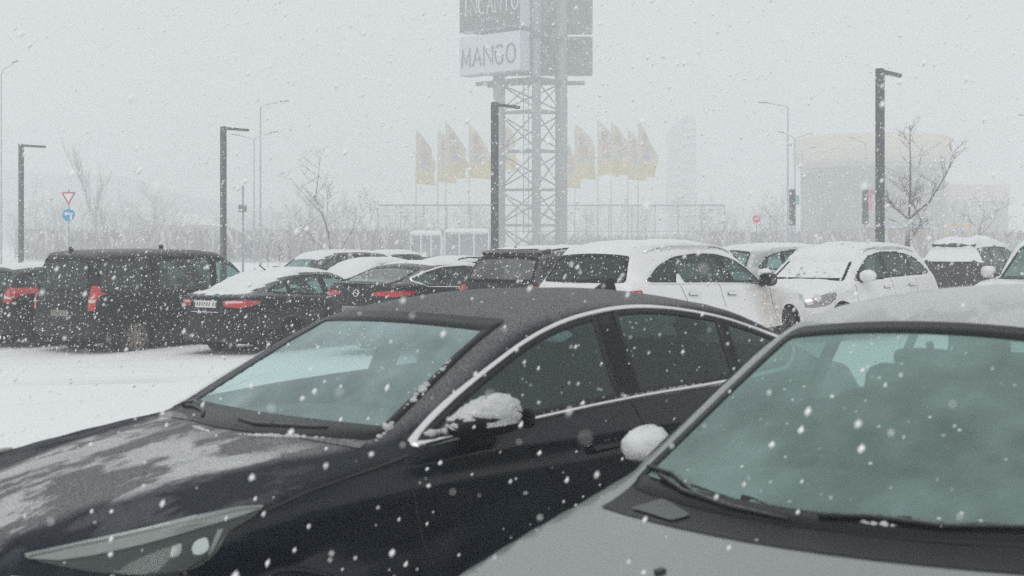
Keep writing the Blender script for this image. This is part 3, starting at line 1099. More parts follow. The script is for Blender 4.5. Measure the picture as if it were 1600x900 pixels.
P_black2 = paint_mat('charcoal_paint', (0.006, 0.008, 0.009), .4, .0, .0, .25, snow=.30, fine=.25, dirt=.4, dirt_col=(.11, .10, .095))
P_grey = paint_mat('grey_brown_paint', (0.016, 0.017, 0.017), .36, .1, .2, .3, snow=.35, fine=.2, dirt=.5, dirt_col=(.10, .12, .11))
P_white = paint_mat('white_paint', (0.74, 0.75, 0.75), .3, 0, .7, snow=.9, fine=.3, inner=(.05, .05, .05), dirt=.55, dirt_col=(.42, .33, .24), dirt_at=None)
P_white_d = paint_mat('white_paint_road_dirt', (0.74, 0.75, 0.75), .3, 0, .7, snow=.9, fine=.3, inner=(.05, .05, .05), dirt=.5, dirt_col=(.36, .26, .17), dirt_at=(.93, -.93, .62))
P_blue = paint_mat('dark_blue_paint', (0.004, 0.007, 0.011), .34, 0, .0, .28, snow=.3, fine=.3, dirt=.5, dirt_col=(.10, .095, .09))

GL_far = dict(ws=M['glass_far'], rear=M['glass_far'], side=[M['glass_far']])
GL_dark = dict(ws=M['glass_far'], rear=M['glass_dark'], side=[M['glass_far'], M['glass_dark'], M['glass_dark']])

SP_limo = dict(
    body=dict(L=4.99, W=1.89, low=.18,
              deck=[(0, .58), (.12, .66), (.33, .745), (.6, .818), (1.0, .885), (1.45, .94), (2.2, 1.0), (2.8, 1.035), (3.5, 1.055), (4.2, 1.065), (4.7, 1.05), (4.99, 1.0)],
              crown=.055, inset=[(.15, .11), (.28, .05), (.5, .005), (.66, .0), (.8, .012), (.9, .04), (1.0, .085), (1.2, .13)],
              plan=[(0, .09), (.4, .03), (.9, .008), (1.6, 0), (3.4, 0), (4.2, .03), (4.99, .12)],
              nose=[(.15, .14), (.3, .04), (.5, 0), (.62, .02), (.72, .10), (.9, .3)], nose_c=.36,
              ws0=(1.33, .94), ws1=(2.18, 1.385), ws_c=.16, rg0=(4.58, 1.1), rg1=(3.75, 1.46), rg_c=.12,
              roof=[(1.9, 1.33), (2.18, 1.41), (2.5, 1.465), (2.9, 1.495), (3.3, 1.490), (3.8, 1.44), (4.25, 1.35)], roof_c=.15,
              zb=1.0, wb=.855, zt=1.42, wt=.645, taper=[(1.4, -.075), (1.8, -.03), (2.3, 0), (3.4, 0), (4.2, -.03), (4.6, -.08)],
              kG=.06, wheels=(.84, 3.87), Rw=.31, arch=1.03, crease=.010, crease_z=.87),
    ns=210, nphi=200, hires=True,
    dlo=[(1.52, .966), (1.735, 1.088), (2.0, 1.209), (2.26, 1.312), (2.54, 1.378), (2.85, 1.413), (3.1, 1.417), (3.37, 1.393), (3.65, 1.348), (3.85, 1.300), (4.17, 1.212), (4.22, 1.17), (4.10, 1.09),
         (3.465, 1.058), (2.74, 1.042), (2.145, 1.012)],
    dlo_r=[.01, .2, .3, .3, .3, .3, .3, .3, .3, .3, .05, .03, .08, .4, .4, .4],
    pillars=[(2.72, 2.68, .15), (3.62, 3.56, .07)], chrome=.012, ws_edge=.030,
    ws=(.665, .985, .985, .55, 1.372, 1.388), rear=(.60, 1.13, 1.12, .50, 1.385, 1.42),
    glass=dict(ws=M['glass_near'], rear=M['glass_near'], side=[M['glass_side'], M['glass_dark'], M['glass_dark']], far=[M['glass_clear'], M['glass_side'], M['glass_side']]),
    doors=[[(1.46, .96), (2.74, 1.035), (2.80, .9), (2.82, .3), (1.52, .3), (1.42, .7)], [(2.74, 1.035), (3.62, 1.06), (3.74, .9), (3.5, .55), (3.36, .3), (2.82, .3), (2.80, .9)]],
    seams=[[(1.46, .985), (1.42, .9), (1.44, .62), (1.52, .3)], [(2.845, 1.415), (2.745, 1.04), (2.80, .88), (2.82, .3)], [(3.60, 1.06), (3.75, .92), (3.52, .55), (3.38, .3)], [(1.52, .3), (3.38, .3)],
           [(.80, .835), (1.0, .875), (1.25, .91), (1.46, .94)]],
    top_seams=[],
    handles=[(2.50, .868), (3.47, .90)],
    bonnet=(.2, 1.30, .80), bumper_z=.64, boot=(4.55, .7, .7),
    mirror=dict(pos=(1.765, .955, 1.04), size=(.205, .075, .05), snow='snow_wet', snow_t=.052, mat=M['frit'], sides=(1,)),
    interior=dict(ws_s=1.42, zc=1.0, front=2.35, rear=3.45, wq=.38),
    fin=[(3.57, 'fin')], tyre_w=.24, rim=M['rim_dark'],
)
# headlamp of the dark saloon: points on its shell (metres)
HL = [(.185, .485, .716), (.273, .606, .750), (.40, .734, .787), (.54, .842, .822), (.70, .882, .842), (.79, .899, .842), (.745, .913, .82), (.63, .917, .79), (.585, .922, .735), (.512, .921, .703), (.387, .869, .697), (.298, .72, .70)]
AZH = 40
SP_limo['lights'] = [('headlight_housing', AZH, HL, 'frit', .02, .004)]

SP_silver = dict(
    body=dict(L=4.6, W=1.82, deck=[(0, .55), (.12, .64), (.4, .735), (.7, .795), (.95, .845), (1.2, .89), (1.4, .93), (2.2, 1.0), (3.5, 1.06), (4.6, 1.05)], crown=.065,
              ws0=(1.02, .93), ws1=(1.98, 1.44), ws_c=.40, rg0=(4.5, 1.1), rg1=(3.9, 1.46),
              roof=[(1.8, 1.38), (2.0, 1.46), (2.4, 1.53), (2.9, 1.555), (3.4, 1.54), (4.2, 1.46)], roof_c=.19, zb=1.0, wb=.83, zt=1.46, wt=.615,
              taper=[(1.1, -.07), (1.6, -.03), (2.2, 0), (3.4, 0), (4.4, -.06)], kG=.07, wheels=(.9, 3.55), Rw=.32),
    ns=190, nphi=190, hires=True,
    dlo=[(1.38, .98), (1.75, 1.19), (2.05, 1.33), (2.4, 1.43), (2.9, 1.455), (3.4, 1.43), (3.9, 1.33), (4.05, 1.15), (3.4, 1.07), (2.2, 1.02)], dlo_r=.15,
    pillars=[(2.62, 2.6, .10), (3.45, 3.5, .07)],
    ws=(.70, .950, .945, .545, 1.395, 1.435), ws_edge=.022, rear=(.58, 1.15, 1.14, .48, 1.39, 1.43),
    glass=dict(ws=M['glass_silver'], rear=M['glass_near'], side=[M['glass_silver'], M['glass_side'], M['glass_side']], far=[M['glass_silver'], M['glass_clear'], M['glass_clear']]),
    doors=[[(1.45, .97), (2.62, 1.03), (2.64, .3), (1.5, .3)], [(2.62, 1.03), (3.5, 1.06), (3.45, .6), (3.2, .3), (2.64, .3)]],
    seams=[[(1.45, .97), (1.43, .6), (1.5, .3)], [(2.64, 1.03), (2.66, .3)]],
    bonnet=(.15, .95, .74), bumper_z=.6, boot=(4.3, .65, .7), handles=[(2.42, .92), (3.3, .95)],
    mirror=dict(pos=(1.70, .945, .985), size=(.064, .080, .056), snow='snow', snow_t=.02, snow_drop=.8),
    interior=dict(ws_s=1.15, zc=.985, front=2.15, rear=3.1, wq=.37),
    tyre_w=.215,
)

# ---- the dark saloon in front, headlamp insides added piece by piece
car, cm = build_car('parked_car', 'dark navy saloon with chrome window line and snow dusted bonnet, nearest on the left', SP_limo, P_navy_bonnet, (-2.01, 4.44, 224.1, 0.0), 'car', 'parked cars')
t40 = (math.sin(R(AZH)), math.cos(R(AZH)))
def hluv(pts): return [(p[0] * t40[0] + p[1] * t40[1], p[2]) for p in pts]
for ch in [c for c in car.children if c.name.startswith('headlight_housing')]:
    side = 1 if np.mean([v.co.y for v in ch.data.vertices]) > 0 else -1
    mir = side < 0
    bar = [(.19, .49, .712), (.273, .606, .745), (.40, .734, .782), (.54, .842, .817), (.70, .882, .838), (.775, .899, .839), (.70, .895, .826), (.55, .87, .803), (.43, .79, .768), (.32, .68, .735), (.25, .60, .718)]
    cm.patch('daytime_lamp_strip', densify(round_poly(hluv(bar), .01), .03), AZH, M['lampbowl'], .010, parent=ch, rings=3, mirror=mir)
    proj = [(.515, .915, .775), (.555, .92, .785), (.565, .922, .752), (.53, .92, .738), (.505, .915, .75)]
    cm.patch('projector_lamp', densify(round_poly(hluv(proj), .012), .02), AZH, M['lamp'], .016, parent=ch, rings=3, thick=.01, mirror=mir)
    proj2 = [(.455, .89, .765), (.485, .90, .772), (.485, .90, .742), (.455, .89, .735)]
    cm.patch('projector_lamp', densify(round_poly(hluv(proj2), .01), .02), AZH, M['lampbowl'], .014, parent=ch, rings=3, thick=.01, mirror=mir)
    fork = [(.60, .915, .80), (.62, .917, .80), (.575, .92, .735), (.562, .92, .735)]
    cm.patch('daytime_lamp_strip', densify(round_poly(hluv(fork), .004), .02), AZH, M['lampbowl'], .012, parent=ch, rings=2, mirror=mir)
    cm.patch('headlight_lens', densify(round_poly(hluv(HL), .02, 3), .04), AZH, M['lens'], .022, parent=ch, rings=4, thick=.02, mirror=mir)
    edge_ = [(.185, .485, .718), (.273, .606, .752), (.40, .734, .789), (.54, .842, .824), (.70, .882, .843), (.785, .899, .843)]
    cm.ribbon('headlight_edge', densify(np.array(hluv(edge_)), .04, False), AZH, .004, .003, .016, M['lampbowl'], ch, closed=False, mirror=mir)
    ch.name = 'headlight'
# grille with chrome surround
gr = [(-.50, .60), (-.40, .655), (.40, .655), (.50, .60), (.36, .36), (-.36, .36)]
g0 = cm.patch('grille', densify(round_poly(gr, .04), .05), 0, M['frit'], .004)
cm.ribbon('grille_surround', densify(round_poly(gr, .04), .05), 0, .012, .012, .015, M['chrome'], g0)
for k in range(6):
    z = .40 + k * .04
    hw_ = .37 + (z - .36) * .5
    cm.ribbon('grille_bar', densify(np.array([(-hw_, z), (hw_, z)]), .06, False), 0, .006, .006, .012, M['black'], g0, closed=False)
lb = [(-.02 + .53, .675), (.60, .665), (.72, .655), (.80, .66), (.70, .672), (.58, .69)]
for mir in (False, True):
    cm.patch('bumper_chrome_strip', densify(round_poly([(a, b) for a, b in [(.50, .655), (.62, .655), (.76, .655), (.76, .667), (.62, .670), (.50, .668)]], .004), .04), 0, M['chrome'], .010, thick=.01, rings=2, mirror=mir)
# cowl under the windscreen, wipers, snow lodged in the corners
def cowl(cm, front, back, mat, name='cowl_panel'):
    """black strip between bonnet and windscreen: outlines given as (s, w)"""
    o = densify(np.array(front + back[::-1]), .05)
    return cm.patch(name, o, 'top', mat, .004, rings=3)
def bow(s_mid, c, hw_, n=13, p=2): return [(s_mid + c * abs(w) ** p, w) for w in np.linspace(-hw_, hw_, n)]
cowl(cm, bow(1.285, .16, .70), bow(1.36, .16, .66), M['black'])
def wiper(cm, w_pts, mat, rad=.009, lift=.015):
    """wiper lying on the glass: points (w, z) seen from the front"""
    P = cm.b.project(np.array(w_pts), 0)
    n = cm.b.N(P)
    Q = cm.loc(P + n * lift)
    m = MB(); m.tube([tuple(q) for q in Q], [rad * .9] + [rad] * (len(Q) - 2) + [rad * .6], 6)
    o = m.build('wiper', mat, cm.root, True)
    b_ = MB()
    Q2 = cm.loc(P + n * lift * .35)
    b_.tube([tuple(q) for q in Q2], rad * .55, 4); b_.build('wiper_blade', M['rubber'], o, True)
    return o
wiper(cm, [(-.62, .985), (-.55, .990), (-.40, .985), (-.30, .978)], M['black'])
wiper(cm, [(-.05, .985), (.10, .982), (.30, .985), (.42, .99)], M['black'], .010)
wiper(cm, [(-.66, .985), (-.60, 1.0), (-.5, .99)], M['black'], .014)
def lump(cm, pts, az, rad, name='snow_lump', mat='snow_wet', seed=1):
    """snow caught along an edge"""
    rng = random.Random(seed)
    P = cm.b.project(np.array(densify(np.array(pts, float), .012, False)), az)
    n = cm.b.N(P)
    m = MB()
    for i, (p, q) in enumerate(zip(P, n)):
        if np.isnan(p[0]): continue
        f = math.sin(math.pi * (i + .5) / len(P)) ** .5
        r = rad * f * rng.uniform(.5, 1.15)
        c = cm.loc(p + q * r * .25 + np.array([rng.uniform(-1, 1), rng.uniform(-1, 1), 0]) * rad * .4)
        m.blob(c, (r, r, r * .7), 7, 5, 1, .12, i)
    return m.build(name, M[mat], cm.root, True)
lump(cm, [(.685, .975), (.66, 1.01), (.645, 1.03)], 0, .022, seed=3)
lump(cm, [(.63, 1.075), (.605, 1.14), (.59, 1.16)], 0, .020, seed=4)
lump(cm, [(.585, 1.19), (.57, 1.235)], 0, .016, seed=5)
lump(cm, [(-.20, .968), (-.02, .966)], 0, .012, seed=6)
lump(cm, [(.12, .968), (.40, .972), (.52, .972)], 0, .014, seed=7)
lump(cm, [(1.60, .995), (1.75, 1.0)], 90, .028, seed=8)
lump(cm, [(2.12, 1.02), (2.6, 1.048)], 90, .006, seed=9)
lump(cm, [(2.62, 1.048), (3.42, 1.066)], 90, .008, seed=10)
lump(cm, [(2.38, .880), (2.60, .888)], 90, .010, seed=11)

# ---- the silver car on the right
SP_silver['body']
car2, cm2 = build_car('parked_car', 'silver grey hatchback with black wipers and snowy roof, nearest on the right', SP_silver, P_silver, (.16, 2.85, 218.5, 0.0), 'car', 'parked cars')
for ch in car2.children:
    if ch.name.startswith('roof') and ch.type == 'MESH' and len(ch.data.materials): ch.data.materials[0] = P_silver_roof
cowl(cm2, bow(.905, .36, .72), bow(1.085, .36, .70), M['frit'])
cm2.patch('cowl_reflection', densify(round_poly([(1.07, -.60), (.985, -.40), (1.03, -.36), (1.13, -.52)], .02), .04), 'top', plain('grey_cowl_reflection', (.085, .095, .095), .5), .009, rings=3)  # reflection on the black cowl, painted as a grey patch
wiper(cm2, [(-.60, .975), (-.45, .955), (-.25, .945), (-.05, .94)], M['black'], .008)
wiper(cm2, [(-.68, .985), (-.55, .985), (-.40, .955), (-.28, .945)], M['black'], .008)
wiper(cm2, [(.02, .955), (.16, .965), (.34, .96), (.60, .97)], M['black'], .008)
lump(cm2, [(.12, .958), (.24, .958)], 0, .012, seed=21)
for s_, w_ in ((.66, -.235), (.735, .275)):
    P_ = cm2.b.project([(s_, w_)], 'top')[0]
    m = MB(); c = cm2.loc(P_)
    m.blob((c[0], c[1], c[2] + .004), (.020, .014, .011), 12, 8, .8)
    m.build('washer_jet', M['black'], car2, True)
m = MB(); P_ = cm2.b.project([(-.02, 1.37)], 0)[0]; c = cm2.loc(P_)
m.blob((c[0] - .07, c[1], c[2] - .035), (.02, .11, .035), 12, 8, .6); m.tube([(c[0] - .05, 0, c[2] + .02), (c[0] - .07, 0, c[2] - .03)], .012, 6)
m.build('rear_view_mirror', M['rubber'], car2, True)
m = MB(); P_ = cm.b.project([(-.0, 1.35)], 0)[0]; c = cm.loc(P_)
m.blob((c[0] - .07, c[1], c[2] - .035), (.02, .11, .035), 12, 8, .6); m.tube([(c[0] - .05, 0, c[2] + .02), (c[0] - .07, 0, c[2] - .03)], .012, 6)
m.build('rear_view_mirror', M['rubber'], car, True)
# ------------------------------------------------------------------ specifications of the cars in the far rows
def merged(a, **kw):
    import copy
    d = {k: (dict(v) if isinstance(v, dict) else v) for k, v in a.items()}
    for k, v in kw.items():
        if isinstance(v, dict) and isinstance(d.get(k), dict): d[k].update(v)
        else: d[k] = v
    return d

SP_sedan = dict(
    body=dict(L=4.87, W=1.85, low=.2, deck=[(0, .58), (.15, .68), (.5, .80), (1.0, .88), (1.45, .93), (2.3, 1.0), (3.5, 1.06), (4.2, 1.09), (4.6, 1.075), (4.87, 1.02)],
              crown=.05, ws0=(1.35, .94), ws1=(2.2, 1.40), ws_c=.15, rg0=(4.45, 1.10), rg1=(3.45, 1.50), rg_c=.12,
              roof=[(2.0, 1.40), (2.3, 1.47), (2.8, 1.515), (3.3, 1.505), (3.8, 1.44), (4.3, 1.31)], roof_c=.15, zb=1.0, wb=.84, zt=1.42, wt=.63,
              tail_c=.16, taper=[(1.4, -.06), (2.2, 0), (3.4, 0), (4.2, -.05), (4.6, -.10)], wheels=(.93, 3.78), Rw=.33),
    ns=84, nphi=96,
    dlo=[(1.55, .98), (1.95, 1.20), (2.4, 1.36), (2.9, 1.41), (3.4, 1.37), (3.85, 1.27), (4.15, 1.14), (3.9, 1.09), (2.6, 1.045)], dlo_r=.12,
    pillars=[(2.75, 2.7, .12), (3.62, 3.6, .06)],
    ws=(.66, .985, .985, .53, 1.375, 1.40), rear=(.60, 1.13, 1.13, .50, 1.38, 1.42), glass=GL_far,
    doors=[[(1.5, .97), (2.74, 1.04), (2.78, .3), (1.55, .3)], [(2.74, 1.04), (3.65, 1.06), (3.6, .7), (3.3, .3), (2.78, .3)]],
    seams=[[(1.5, .97), (1.48, .6), (1.55, .3)], [(2.80, 1.4), (2.76, .3)]], handles=[(2.52, .90), (3.42, .93)],
    bonnet=(.2, 1.28, .75), boot=(4.35, .66, .62), mirror=dict(pos=(1.72, .98, 1.05), size=(.09, .115, .075), snow='snow', snow_t=.03),
    lights=[('headlight', 40, [(.2, .55, .66), (.35, .72, .72), (.7, .88, .78), (.6, .9, .70), (.4, .8, .64)], 'lens', .03)],
    tyre_w=.225)

SP_suv = dict(
    body=dict(L=4.72, W=1.88, low=.24, axis=.72,
              deck=[(0, .70), (.15, .82), (.5, .96), (1.0, 1.02), (1.4, 1.06), (2.3, 1.10), (3.5, 1.14), (4.3, 1.16), (4.72, 1.12)], crown=.05,
              inset=[(0.2, .10), (0.35, .04), (0.6, .0), (0.78, .0), (0.92, .012), (1.02, .03), (1.12, .065), (1.3, .10)],
              nose=[(.2, .14), (.4, .04), (.6, 0), (.78, .03), (.92, .12), (1.1, .3)],
              tail=[(.2, .14), (.35, .03), (.6, 0), (.9, .03), (1.1, .07), (1.3, .12)], tail_c=.18,
              ws0=(1.25, 1.04), ws1=(2.0, 1.56), ws_c=.17, rg0=(4.66, 1.10), rg1=(4.28, 1.62), rg_c=.14,
              roof=[(1.8, 1.52), (2.1, 1.61), (2.6, 1.665), (3.2, 1.675), (3.9, 1.64), (4.5, 1.56)], roof_c=.13, zb=1.08, wb=.87, zt=1.58, wt=.655,
              taper=[(1.3, -.06), (2.0, 0), (3.4, 0), (4.3, -.04), (4.7, -.09)], wheels=(.93, 3.68), Rw=.365),
    ns=84, nphi=100,
    dlo=[(1.48, 1.075), (1.8, 1.30), (2.1, 1.46), (2.5, 1.545), (3.0, 1.565), (3.6, 1.53), (4.0, 1.43), (4.32, 1.20), (4.2, 1.165), (2.6, 1.115)], dlo_r=.12,
    pillars=[(2.65, 2.6, .11), (3.55, 3.55, .09)],
    ws=(.68, 1.09, 1.09, .56, 1.53, 1.565), rear=(.66, 1.135, 1.13, .56, 1.50, 1.535), glass=GL_dark,
    doors=[[(1.42, 1.06), (2.68, 1.11), (2.7, .36), (1.5, .36)], [(2.68, 1.11), (3.6, 1.13), (3.5, .7), (3.2, .36), (2.7, .36)]],
    seams=[[(1.42, 1.06), (1.40, .7), (1.48, .36)], [(2.70, 1.5), (2.68, .36)], [(3.62, 1.1), (3.5, .75), (3.22, .36)]], handles=[(2.45, .96), (3.38, .98)],
    bonnet=(.2, 1.15, .76), boot=(4.3, .68, .72), boot_name='tailgate', bumper_z=.72, rbumper_z=.70,
    mirror=dict(pos=(1.60, 1.0, 1.16), size=(.10, .125, .095)),
    lights=[('headlight', 40, [(.22, .55, .78), (.35, .72, .84), (.65, .88, .92), (.6, .9, .82), (.4, .82, .76)], 'lens', .03)],
    tyre_w=.235)

SP_van = dict(
    body=dict(L=5.14, W=1.93, low=.24, axis=.85,
              deck=[(0, .72), (.15, .86), (.5, 1.0), (.9, 1.07), (1.3, 1.10), (2.5, 1.12), (4.5, 1.12), (5.14, 1.10)], crown=.03,
              inset=[(0.2, .09), (0.35, .03), (0.6, .0), (0.9, .0), (1.1, .02), (1.3, .05)],
              plan=[(0, .10), (.35, .045), (.8, .012), (1.5, 0), (4.4, 0), (4.9, .012), (5.14, .05)],
              nose=[(.2, .14), (.4, .04), (.6, 0), (.8, .04), (1.0, .16), (1.2, .4)], tail=[(.2, .10), (.4, .02), (.6, 0), (1.0, .015), (1.3, .03)], tail_c=.08, tail_p=3.2,
              ws0=(.95, 1.05), ws1=(1.95, 1.80), ws_c=.18, rg0=(5.10, 1.05), rg1=(5.00, 1.86), rg_c=.05,
              roof=[(1.6, 1.74), (2.0, 1.84), (2.6, 1.895), (3.5, 1.90), (4.6, 1.885), (5.14, 1.84)], roof_c=.06, zb=1.08, wb=.945, zt=1.84, wt=.80,
              kG=.16, taper=[(1.0, -.10), (1.8, -.02), (2.3, 0), (4.6, 0), (5.14, -.02)], wheels=(.98, 4.15), Rw=.335),
    ns=84, nphi=100,
    dlo=[(1.25, 1.13), (1.75, 1.52), (2.05, 1.68), (2.5, 1.72), (4.6, 1.72), (4.9, 1.66), (4.92, 1.20), (4.8, 1.16), (2.4, 1.15)], dlo_r=.08,
    pillars=[(2.28, 2.28, .14), (3.65, 3.65, .16)],
    ws=(.72, 1.10, 1.10, .62, 1.72, 1.76), rear=(.70, 1.20, 1.20, .66, 1.68, 1.70), glass=dict(ws=M['glass_far'], rear=M['glass_dark'], side=[M['glass_far'], M['glass_dark'], M['glass_dark']]),
    doors=[[(1.2, 1.12), (2.34, 1.14), (2.34, .36), (1.35, .36)], [(2.34, 1.14), (3.7, 1.14), (3.7, .36), (2.34, .36)]],
    seams=[[(1.3, 1.12), (1.32, .36)], [(2.35, 1.7), (2.35, .36)], [(3.72, 1.7), (3.72, .36)], [(3.72, .98), (5.0, .98)]], handles=[(2.15, 1.0), (2.62, 1.0)],
    bonnet=(.2, .9, .76), boot=(4.98, .84, .62), boot_name='tailgate', bumper_z=.70, rbumper_z=.60,
    mirror=dict(pos=(1.50, 1.06, 1.24), size=(.10, .12, .13)),
    lights=[('headlight', 40, [(.22, .58, .76), (.35, .74, .84), (.65, .9, .94), (.6, .92, .82), (.4, .84, .74)], 'lens', .03)],
    tyre_w=.225)

def at_rear(u, D, L, yaw):
    """front position of a car whose tail centre stands D metres off under photo column u"""
    x = (u - 800) / 2100 * D
    return x + math.sin(R(yaw)) * L, D + math.cos(R(yaw)) * L
def at_front(u, D): return (u - 800) / 2100 * D, D

def plate(cm, z, w=.26, h=.055, mat='plate'):
    o = cm.patch('number_plate', densify(round_poly([(-w, z - h), (w, z - h), (w, z + h), (-w, z + h)], .01), .06), 180, M[mat], .012, thick=.01, rings=2)
    rng = random.Random(int(z * 999))
    for k in range(8):
        x = -w * .84 + k * w * .235 + (.03 if k > 5 else 0)
        cm.patch('plate_character', densify(round_poly([(x, z - h * .55), (x + .026, z - h * .5), (x + .026, z + h * .5), (x, z + h * .55)], .004), .04), 180, M['ink'], .016, parent=o, rings=2)
    return o

# black panel van, second from the left
sp = merged(SP_van, lights=SP_van['lights'] + [
    ('tail_light', 215, [(5.12, -.93, 1.30), (5.14, -.80, 1.30), (5.14, -.78, .86), (5.12, -.93, .86)], 'red', .03)])
sp['lights'] = SP_van['lights'] + [('tail_light', 180, [(5.14, .93, 1.28), (5.14, .80, 1.28), (5.14, .78, .84), (5.14, .93, .84)], 'red', .02, .012)]
sp['body']['roof'] = [(1.6, 1.76), (2.0, 1.87), (2.6, 1.93), (3.5, 1.94), (4.6, 1.92), (5.14, 1.87)]
sp['body']['ws1'] = (1.85, 1.83); sp['body']['rg1'] = (4.98, 1.90); sp['body']['zt'] = 1.88
sp['dlo'] = [(1.25, 1.13), (1.75, 1.54), (2.05, 1.70), (2.5, 1.75), (4.6, 1.75), (4.9, 1.68), (4.92, 1.20), (4.8, 1.16), (2.4, 1.15)]
sp['ws'] = (.72, 1.10, 1.10, .62, 1.74, 1.78); sp['rear'] = (.70, 1.20, 1.20, .66, 1.70, 1.72)
sp['pillar_mat'] = P_black; sp['rim'] = M['rim_dirty']; sp['spokes'] = 10; sp['tail_h'] = 1
sp['snow'] = []
x, y = at_rear(93, 24.2, 5.14, 37.5)
van, cmv = build_car('parked_van', 'black van with a tall red tail lamp and a dirt caked wheel', sp, P_black, (x, y, 37.5, -.30), 'van', 'parked vans')
plate(cmv, .78, .26, .055, 'plate_dirty')
for sg in (1, -1):
    cmv.patch('lamp_band', densify(round_poly([(sg * -.92, .98), (sg * -.80, .98), (sg * -.80, 1.04), (sg * -.92, 1.04)], .01), .05), 180, M['pale_lens'], .016, rings=2)
for s_, h_ in ((4.9, .10), (2.9, .09)):
    m = MB(); P_ = cmv.b.project([(s_, .0)], 'top')[0]; m.blob((cmv.b.L / 2 - s_, 0, P_[2] + h_ * .4), (.05, .03, h_ * .55), 8, 6, .8); m.build('roof_aerial', M['rubber'], van, True)

# its neighbour at the left edge of the picture
sp = merged(SP_suv, lights=SP_suv['lights'] + [('tail_light', 180, [(4.7, .86, 1.20), (4.7, .74, 1.22), (4.7, .72, .98), (4.7, .86, .90)], 'red', .03, .012)], snow=[dict(T=.02, lo=.8, zmin=1.3)], rim=M['rim_dark'])
x, y = at_rear(-38, 25.6, 4.72, 38)
c_, cmx = build_car('parked_car', 'black hatchback cut off by the left edge, tail lamp next to the van', sp, P_black2, (x, y, 38, -.32), 'car', 'parked cars')
for sg in (1,-1):
    cmx.patch('lamp_band', densify(round_poly([(sg*.74, 1.02), (sg*.85, 1.0), (sg*.85, 1.05), (sg*.74, 1.07)], .01), .05), 180, M['pale_lens'], .016, rings=2)

# black saloon with a snowed rear window
sp = merged(SP_sedan, body=dict(tail_c=.24), lights=SP_sedan['lights'] + [
    ('tail_light', 208, [(4.80, -.40, .985), (4.80, -.62, 1.01), (4.70, -.80, 1.01), (4.45, -.90, .985), (4.55, -.90, .93), (4.75, -.78, .875), (4.80, -.42, .895)], 'red', .03, .010),
    ], snow=[dict(T=.02, lo=.30, hi=.6, smin=3.2, zmin=1.06, wmax=.66), dict(T=.02, lo=.7, hi=.95, smin=1.8, smax_=3.4, zmin=1.3)], rim=M['rim_dark'])
x, y = at_rear(318, 22.6, 4.87, 36.5)
c_, cmx = build_car('parked_car', 'black saloon with thick snow on its rear window and white number plate', sp, P_blue, (x, y, 36.5, -.22), 'car', 'parked cars')
plate(cmx, .93, .26, .058)
for sg in (1, -1):
    az = 208 if sg < 0 else 152
    t = (math.sin(R(az)), math.cos(R(az)))
    pts = [(4.80, sg * .45, .975), (4.80, sg * .62, .99), (4.72, sg * .78, .985), (4.72, sg * .78, .955), (4.80, sg * .45, .945)]
    uv = [(q[0] * t[0] + q[1] * t[1], q[2]) for q in pts]
    cmx.patch('lamp_band', densify(round_poly(uv, .015), .04), az, M['pale_lens'], .016, rings=2)
cmx.ribbon('bumper_trim', densify(np.array([(-.34, .80), (.34, .80)]), .06, False), 180, .008, .008, .012, M['chrome'], closed=False)
m = MB(); P_ = cmx.b.project([(3.45, 0)], 'top')[0]; L_ = cmx.b.L
m.tube([(L_/2 - 3.45, 0, P_[2]), (L_/2 - 3.62, 0, P_[2] + .10)], [.014, .008], 6); m.build('roof_aerial', M['rubber'], c_)

# grey brown fastback with a ring emblem and chrome window line
sp = merged(SP_sedan, body=dict(L=4.9, rg0=(4.72, 1.10), rg1=(3.75, 1.45), deck=[(0, .58), (.15, .68), (.5, .80), (1.0, .88), (1.45, .93), (2.3, 1.0), (3.5, 1.08), (4.3, 1.14), (4.7, 1.12), (4.9, 1.05)],
            roof=[(2.0, 1.36), (2.3, 1.43), (2.8, 1.475), (3.4, 1.475), (3.9, 1.43), (4.4, 1.32)], wheels=(.95, 3.80), tail_c=.22),
            dlo=[(1.55, .98), (1.95, 1.20), (2.4, 1.36), (2.9, 1.41), (3.5, 1.385), (3.95, 1.30), (4.30, 1.20), (4.06, 1.085), (2.6, 1.045)], dlo_r=.06,
            chrome=.022, rear=(.62, 1.135, 1.13, .50, 1.37, 1.40), glass=dict(ws=M['glass_far'], rear=M['glass_dusty'], side=[M['glass_far'], M['glass_dark'], M['glass_dark']]),
            lights=SP_sedan['lights'] + [('tail_light', 205, [(4.82, -.34, 1.0), (4.82, -.55, 1.02), (4.72, -.78, 1.03), (4.45, -.9, 1.02), (4.55, -.9, .97), (4.74, -.76, .93), (4.82, -.36, .95)], 'red', .03, .010)],
            snow=[dict(T=.025, lo=.75, hi=.97, smin=1.8, smax_=3.7, zmin=1.3)])
x, y = at_rear(552, 21.4, 4.9, 38)
c_, cmx = build_car('parked_car', 'grey brown fastback with round emblem and chrome rimmed side window', sp, P_grey, (x, y, 38, None), 'car', 'parked cars')
ring = [(.055 * math.cos(2 * math.pi * k / 20), .985 + .055 * math.sin(2 * math.pi * k / 20)) for k in range(20)]
cmx.ribbon('emblem', np.array(ring), 180, .008, .008, .012, M['chrome'])
cmx.ribbon('emblem', np.array([(-.09, .975), (-.02, .995), (.02, .975), (.09, .995)]), 180, .007, .007, .012, M['chrome'], closed=False)
plate(cmx, .72, .26, .058, 'plate_dirty')
cmx.patch('tailgate_recess', densify(round_poly([(-.34, 1.075), (.05, 1.075), (.05, 1.105), (-.34, 1.105)], .01), .06), 180, M['frit'], .006, rings=2)

